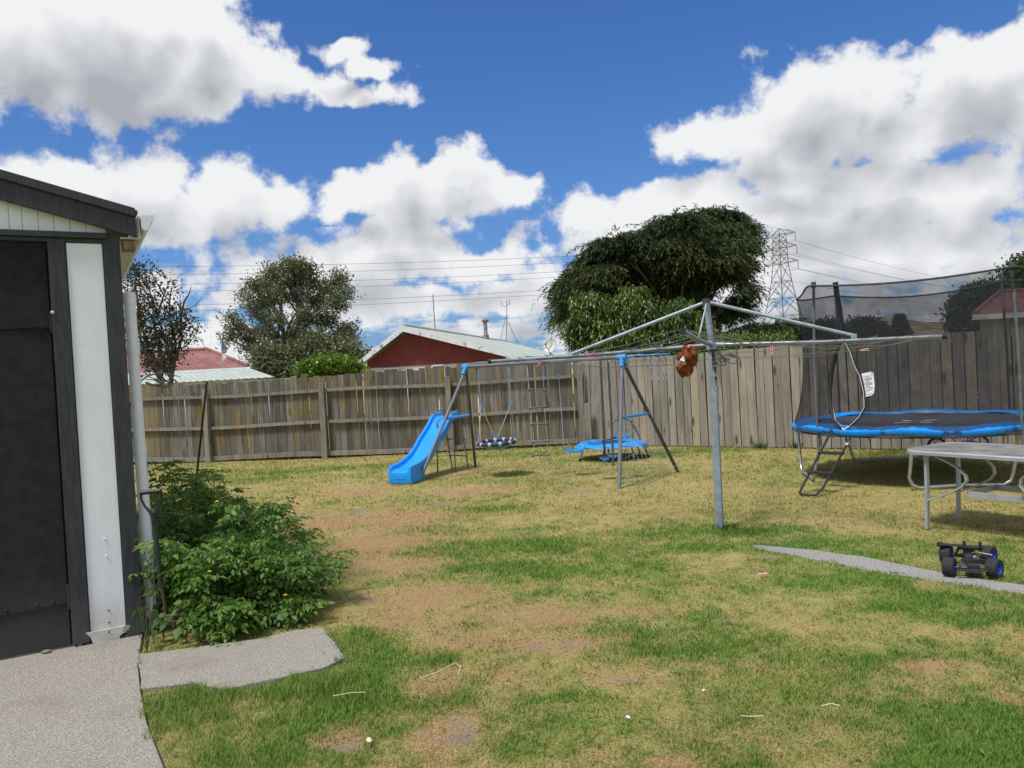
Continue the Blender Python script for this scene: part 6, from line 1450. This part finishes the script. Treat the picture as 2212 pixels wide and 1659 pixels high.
    for a in (-.02, .085): m = MB(); m.tube([P(a, .17, .13), P(a, .17, .172)], .012, 8); m.build('body_post', blk, t, smooth=True)
    MB().tube([P(.06, .0, .10), P(.085, .05, .12), P(.07, .11, .11), P(.02, .10, .10)], .003, 6).build('cable', mtl, t)
    MB().beam(P(.07, .05, .118), P(.15, .02, .110), .012, .004).build('link_rod', pm('pale_link', L(.45, .44, .38)), t)
toy_car()
# ------------------------------------------------------------------ fork, stake
def garden_fork():
    f = lambda cx, cy, Y: D((420+cx*.40984)/1.736, (1800+cy*.40984)/1.736, Y)
    t = thing('garden_fork', f(500, 1540, 4.95), 'garden fork with a black D handle leaning by the downpipe', 'garden fork')
    Y = 4.92; blk = pm('black_handle_plastic', L(.015, .015, .02), rough=.4); grn = pm('dark_green_shaft', L(.018, .04, .03), L(.03, .05, .035), scale=9, rough=.45); rst = pm('rusty_fork_steel', L(.075, .045, .03), L(.13, .085, .06), scale=25, rough=.8, bump=.4)
    MB().tube([f(262, 118, Y), f(450, 98, Y)], .0145, 12).build('grip', blk, t, smooth=True)
    for pts in (((264, 115), (270, 180), (300, 240), (350, 295), (375, 330)), ((448, 100), (452, 170), (440, 230), (415, 285), (395, 330))):
        MB().tube([f(x, y, Y) for x, y in pts], [.009, .008, .008, .011, .015], 8).build('handle_arm', blk, t, smooth=True)
    MB().tube([f(378, 295, Y), f(390, 388, Y)], [.021, .019], 12).build('ferrule', blk, t, smooth=True)
    MB().tube([f(388, 380, Y), f(420, 700, Y+.04), f(448, 960, Y+.08)], .0165, 12).build('shaft', grn, t, smooth=True)
    MB().tube([f(448, 950, Y+.08), f(480, 1120, Y+.1), f(492, 1245, Y+.1)], [.014, .010, .008], 8).build('socket', rst, t, smooth=True)
    Yt = Y+.10
    MB().tube([f(385, 1300, Yt), f(420, 1270, Yt), f(492, 1242, Yt), f(560, 1238, Yt), (f(630, 1225, Yt)), f(655, 1245, Yt)], .008, 8).build('crosshead', rst, t, smooth=True)
    for x0, x1, x2 in ((385, 378, 385), (462, 470, 478), (550, 580, 610), (655, 668, 690)):
        e = f(x2, 1545, Yt-.02); MB().tube([f(x0, 1262 if x0 > 400 else 1300, Yt), f(x1, 1390, Yt), e], [.007, .006, .003], 7).build('tine', rst, t, smooth=True)
garden_fork()
p0 = D(417, 1100, 7.1); p1 = D(447, 824, 7.1); dd = (p0-p1); p00 = p0+dd*(p0.z/(p1.z-p0.z))
t = thing('garden_stake', Vector((p00.x, p00.y, 0)), 'tall thin dark metal stake rising out of the tomato plants', 'stake')
MB().tube([p00, lerp(p0, p1, .72)], .011, 8).build('shaft', pm('black_stake', L(.012, .012, .014), rough=.5), t, smooth=True)
MB().tube([lerp(p0, p1, .72), p1], .011, 8).build('rusted_tip', pm('red_rust', L(.09, .03, .02), rough=.8), t, smooth=True)
# ------------------------------------------------------------------ tomato plants
lf_tom = leafmat('tomato_leaf', [L(.045, .110, .018), L(.09, .185, .034), L(.14, .245, .05), L(.22, .32, .07)], .40, .5, 3.0, .3)
lf_weed = leafmat('broad_weed_leaf', [L(.025, .07, .014), L(.045, .11, .024), L(.07, .15, .03)], .3, .5, 3, .35)
stemm = pm('hairy_green_stem', L(.07, .11, .03), L(.12, .13, .05), scale=9, rough=.7)
yel = pm('tomato_flower', L(.75, .62, .05), rough=.6)
def plant(px, py, H_, R_, nst, label, upr=.35, leafs=44, dirx=0, leafL=.047, squash=1.0, name='tomato_plant'):
    base = G(px-14, py); t = thing(name, base, label, 'plant', 'tomato plants by the shed'); m = MB(); LC = []; LD = []; LL = []; FL = []
    for s in range(nst):
        a = 2*math.pi*(s+random.random()*.6)/nst; rr = R_*random.uniform(.35, 1.0); hh = H_*random.uniform(.55, 1.0)*(1-.35*(rr/R_)**2)
        tip = base+Vector((math.cos(a)*rr+dirx*R_, math.sin(a)*rr*squash, hh)); mid = base+Vector(((tip.x-base.x)*.35, (tip.y-base.y)*.35, hh*(.62+upr*.3)))
        pts = []
        for k in range(9): u_ = k/8; pts.append(base*(1-u_)**2+mid*2*u_*(1-u_)+tip*u_*u_)
        m.tube(pts, [lerp(.006, .002, k/8) for k in range(9)], 5)
        for q in range(leafs):
            u_ = random.uniform(.12, 1.0)**.8; p = base*(1-u_)**2+mid*2*u_*(1-u_)+tip*u_*u_
            az = random.uniform(0, 6.283); ra = Vector((math.cos(az), math.sin(az), random.uniform(-.1, .5))).normalized(); RL = random.uniform(.08, .20)*(1.1-.35*u_)
            for j in range(7):
                v_ = .28+.72*(j//2)/3 if j < 6 else 1.0; bp = p+ra*RL*v_-Vector((0, 0, .35*RL*v_*v_)); sd = ra.cross(Vector((0, 0, 1))).normalized()*(1 if j % 2 else -1)
                dr = (ra*.55+sd*.9 if j < 6 else ra)+Vector((0, 0, -.35+random.uniform(-.25, .2)))
                LC.append(bp); LD.append(dr); LL.append(leafL*random.uniform(.55, 1.15)*(1.25 if j == 6 else 1))
            if random.random() < .03: FL.append(p+ra*RL*.8+Vector((0, 0, .02)))
    m.build('stems', stemm, t, smooth=True)
    n = len(LC); C = np.array(LC); C[:, 2] = np.maximum(C[:, 2], .02); V, Fc = folded_np(C, np.array(LD), np.array([0, 0, 1.])+RNG.normal(size=(n, 3))*.45, np.array(LL), np.array(LL)*RNG.uniform(.42, .6, n), .3)
    npmesh('leaves', V, Fc, lf_tom, t)
    for p in FL:
        m = MB(); 
        for k in range(5): a = k*1.2566; d = Vector((math.cos(a), math.sin(a)*.6, -.7)); m.poly([p, p+d*.010+Vector((.003, 0, 0)), p+d*.02, p+d*.010-Vector((.003, 0, 0))])
        m.build('flower', yel, t)
    return t
plant(385, 1340, .86, .30, 9, 'tomato plant crowding the foot of the downpipe and fork', leafs=34, dirx=.35)
plant(455, 1350, .90, .42, 15, 'tomato plant in the front of the patch, right of the fork', leafs=44)
plant(560, 1335, .92, .45, 15, 'tomato plant in the middle of the front of the patch', leafs=44)
plant(650, 1305, .52, .34, 13, 'low tomato plant sprawling at the right front of the patch', leafs=39, dirx=.15)
plant(610, 1250, .74, .36, 11, 'tomato plant with long bare shoots on the right side towards the lawn', leafs=16, dirx=.2, upr=.7)
plant(430, 1240, 1.08, .50, 14, 'tall tomato plant behind the fork with a flowering top', leafs=39)
plant(560, 1215, .90, .5, 13, 'tomato plant at the back of the patch left of the slide', leafs=39)
plant(380, 1190, 1.18, .38, 8, 'tallest tomato plant reaching up the fence line near the stake', leafs=26, upr=.9, leafL=.06)
plant(480, 1180, .88, .5, 11, 'tomato plant at the far left of the patch around the stake foot', leafs=34)
plant(500, 1376, .34, .34, 9, 'low front growth of tomato leaves spilling onto the slab', leafs=26, squash=.5)
plant(625, 1345, .26, .28, 9, 'trailing tomato shoots at the right corner of the slab', leafs=23, squash=.5, dirx=.2)
# broad leaved weeds at the slab edge
def weed(px, py, n, hgt, L_, label, spread=.10, name='broad_leaf_weed'):
    base = G(px, py); t = thing(name, base, label, 'plant'); m = MB(); C = []; Dd = []; Ls = []
    for i in range(n):
        a = random.uniform(0, 6.283); top = base+Vector((math.cos(a)*spread*random.uniform(.3, 1), math.sin(a)*spread*random.uniform(.3, 1)-.03, hgt*random.uniform(.3, 1)))
        m.tube([base, lerp(base, top, .5)+Vector((0, 0, .03)), top], .0028, 5); d = Vector((math.cos(a), math.sin(a)*.6-.5, -.5)); C.append(top); Dd.append(d); Ls.append(L_*random.uniform(.7, 1.2))
    m.build('stems', stemm, t)
    C = np.array(C); k = len(C); V, Fc = folded_np(C, np.array(Dd), np.array([0, -.5, 1.])+RNG.normal(size=(k, 3))*.3, np.array(Ls), np.array(Ls)*.8, .25); npmesh('leaves', V, Fc, lf_weed, t)
weed(318, 1405, 6, .34, .075, 'young heart leaved weed growing at the corner post of the shed', .08)
weed(330, 1380, 6, .70, .055, 'climbing weed in front of the downpipe', .09)
weed(395, 1378, 9, .16, .085, 'large lobed leaves low down in front of the fork tines', .14)
weed(470, 1372, 9, .12, .07, 'bright green leaves at the back edge of the slab', .16)
weed(585, 1352, 9, .10, .06, 'small leafy weed where the slab meets the tomatoes', .14)
weed(430, 1380, 7, .22, .08, 'broad leaf with a wavy edge beside the fork', .12)
for (x, y, lab, h_) in ((1570, 1146, 'tuft of longer grass around the foot of the clothesline pole', .08), (1245, 955, 'clump of tall weeds growing up the fence corner', .55), (1640, 985 - 15, 'small weed clump at the foot of the newer fence', .18), (1720, 968, 'thin dry weeds at the fence foot left of the trampoline', .2), (1520, 962, 'vine like weed climbing the fence left of the pole', .45)):
    b0 = G(x, y); t = thing('grass_tuft', b0, lab, 'weeds'); n = 240 if h_ > .3 else 150; a = RNG.uniform(0, 6.283, n); r = RNG.random(n)*(.13 if h_ < .3 else .2)
    C = np.stack([b0.x+np.cos(a)*r, b0.y+np.sin(a)*r*.6, np.zeros(n)], 1); hh = h_*RNG.uniform(.3, 1, n)
    V, Fc = leaves_np(C, np.stack([np.cos(a)*.35, np.sin(a)*.35, np.ones(n)], 1), rdir(n), hh, np.full(n, .007 if h_ < .3 else .012)); npmesh('blades', V, Fc, lf_weed, t)
# ------------------------------------------------------------------ litter on the lawn
straw = pm('dry_stalk', L(.50, .44, .30), rough=.8)
def scrap(name, pts, r, mat, label, cat):
    P = [G(x, y)+Vector((0, 0, z)) for x, y, z in pts]; tag(MB().tube(P, r, 5).build(name, mat, loc=P[0], smooth=True), label, cat)
scrap('dry_stalk', [(905, 1478, .03), (950, 1466, .04), (985, 1450, .05), (996, 1456, .04), (990, 1470, .03)], .003, straw, 'bent dry stalk lying on the brown patch', 'stalk')
scrap('dry_stalk', [(1600, 1560, .03), (1625, 1562, .03), (1650, 1568-8, .03)], .003, straw, 'short pale stalk on the right part of the lawn', 'stalk')
scrap('dry_stalk', [(720, 1520, .04), (760, 1517, .05), (790, 1512, .04)], .0025, straw, 'thin pale stem in the lush grass left of centre', 'stalk')
scrap('dry_stalk', [(1775, 1539, .03), (1795, 1536, .035), (1815, 1538, .03)], .0035, straw, 'pale twig near the lower right of the lawn', 'stalk')
def chip(x, y, s, mat, label, nm='stone', cat='stone'):
    p = G(x, y)+Vector((0, 0, .012+s*.3)); m = MB(); m.ell(p, (s, s*.6, s*.4), Matrix.Rotation(random.random()*3, 3, 'Z'), 10, 6)
    for i, v_ in enumerate(m.v): m.v[i] = p+(v_-p)*(1+.25*mnoise.noise(v_*60))
    tag(m.build(nm, mat, loc=p, smooth=True), label, cat)
cr_ = pm('cream_pebble', L(.62, .52, .32), rough=.7); gr_ = pm('green_plastic_scrap', L(.02, .42, .10), rough=.4); wh_ = pm('white_scrap', L(.72, .72, .72), rough=.6)
chip(798, 1607, .022, cr_, 'cream coloured pebble at the lower left of the lawn'); chip(1442, 1458, .014, gr_, 'scrap of bright green plastic on a bare patch', 'plastic_scrap', 'litter')
chip(1520, 1497, .010, wh_, 'tiny white scrap on the grass right of the green plastic', 'paper_scrap', 'litter'); chip(1357, 1556, .014, wh_, 'white scrap on the grass at the bottom centre', 'paper_scrap', 'litter')
chip(2160, 1243-8, .016, cr_, 'pale chip lying beside the right rear of the toy car')
lfm = leafmat('fallen_leaf', [L(.30, .20, .08), L(.20, .10, .04), L(.40, .33, .14)], .1, .8, 5)
C = []; 
for i in range(260):
    x = random.uniform(700, 2200); y = random.uniform(1080, 1650); q = G(x, y); C.append((q.x, q.y, .02))
C = np.array(C); n = len(C); V, Fc = folded_np(C, rdir(n)*np.array([1, 1, .2]), np.array([0, 0, 1.])+RNG.normal(size=(n, 3))*.3, RNG.uniform(.015, .04, n), RNG.uniform(.006, .016, n)); tag(npmesh('fallen_leaves', V, Fc, lfm, kind='stuff'), 'scattered dead leaves and chips on the lawn')
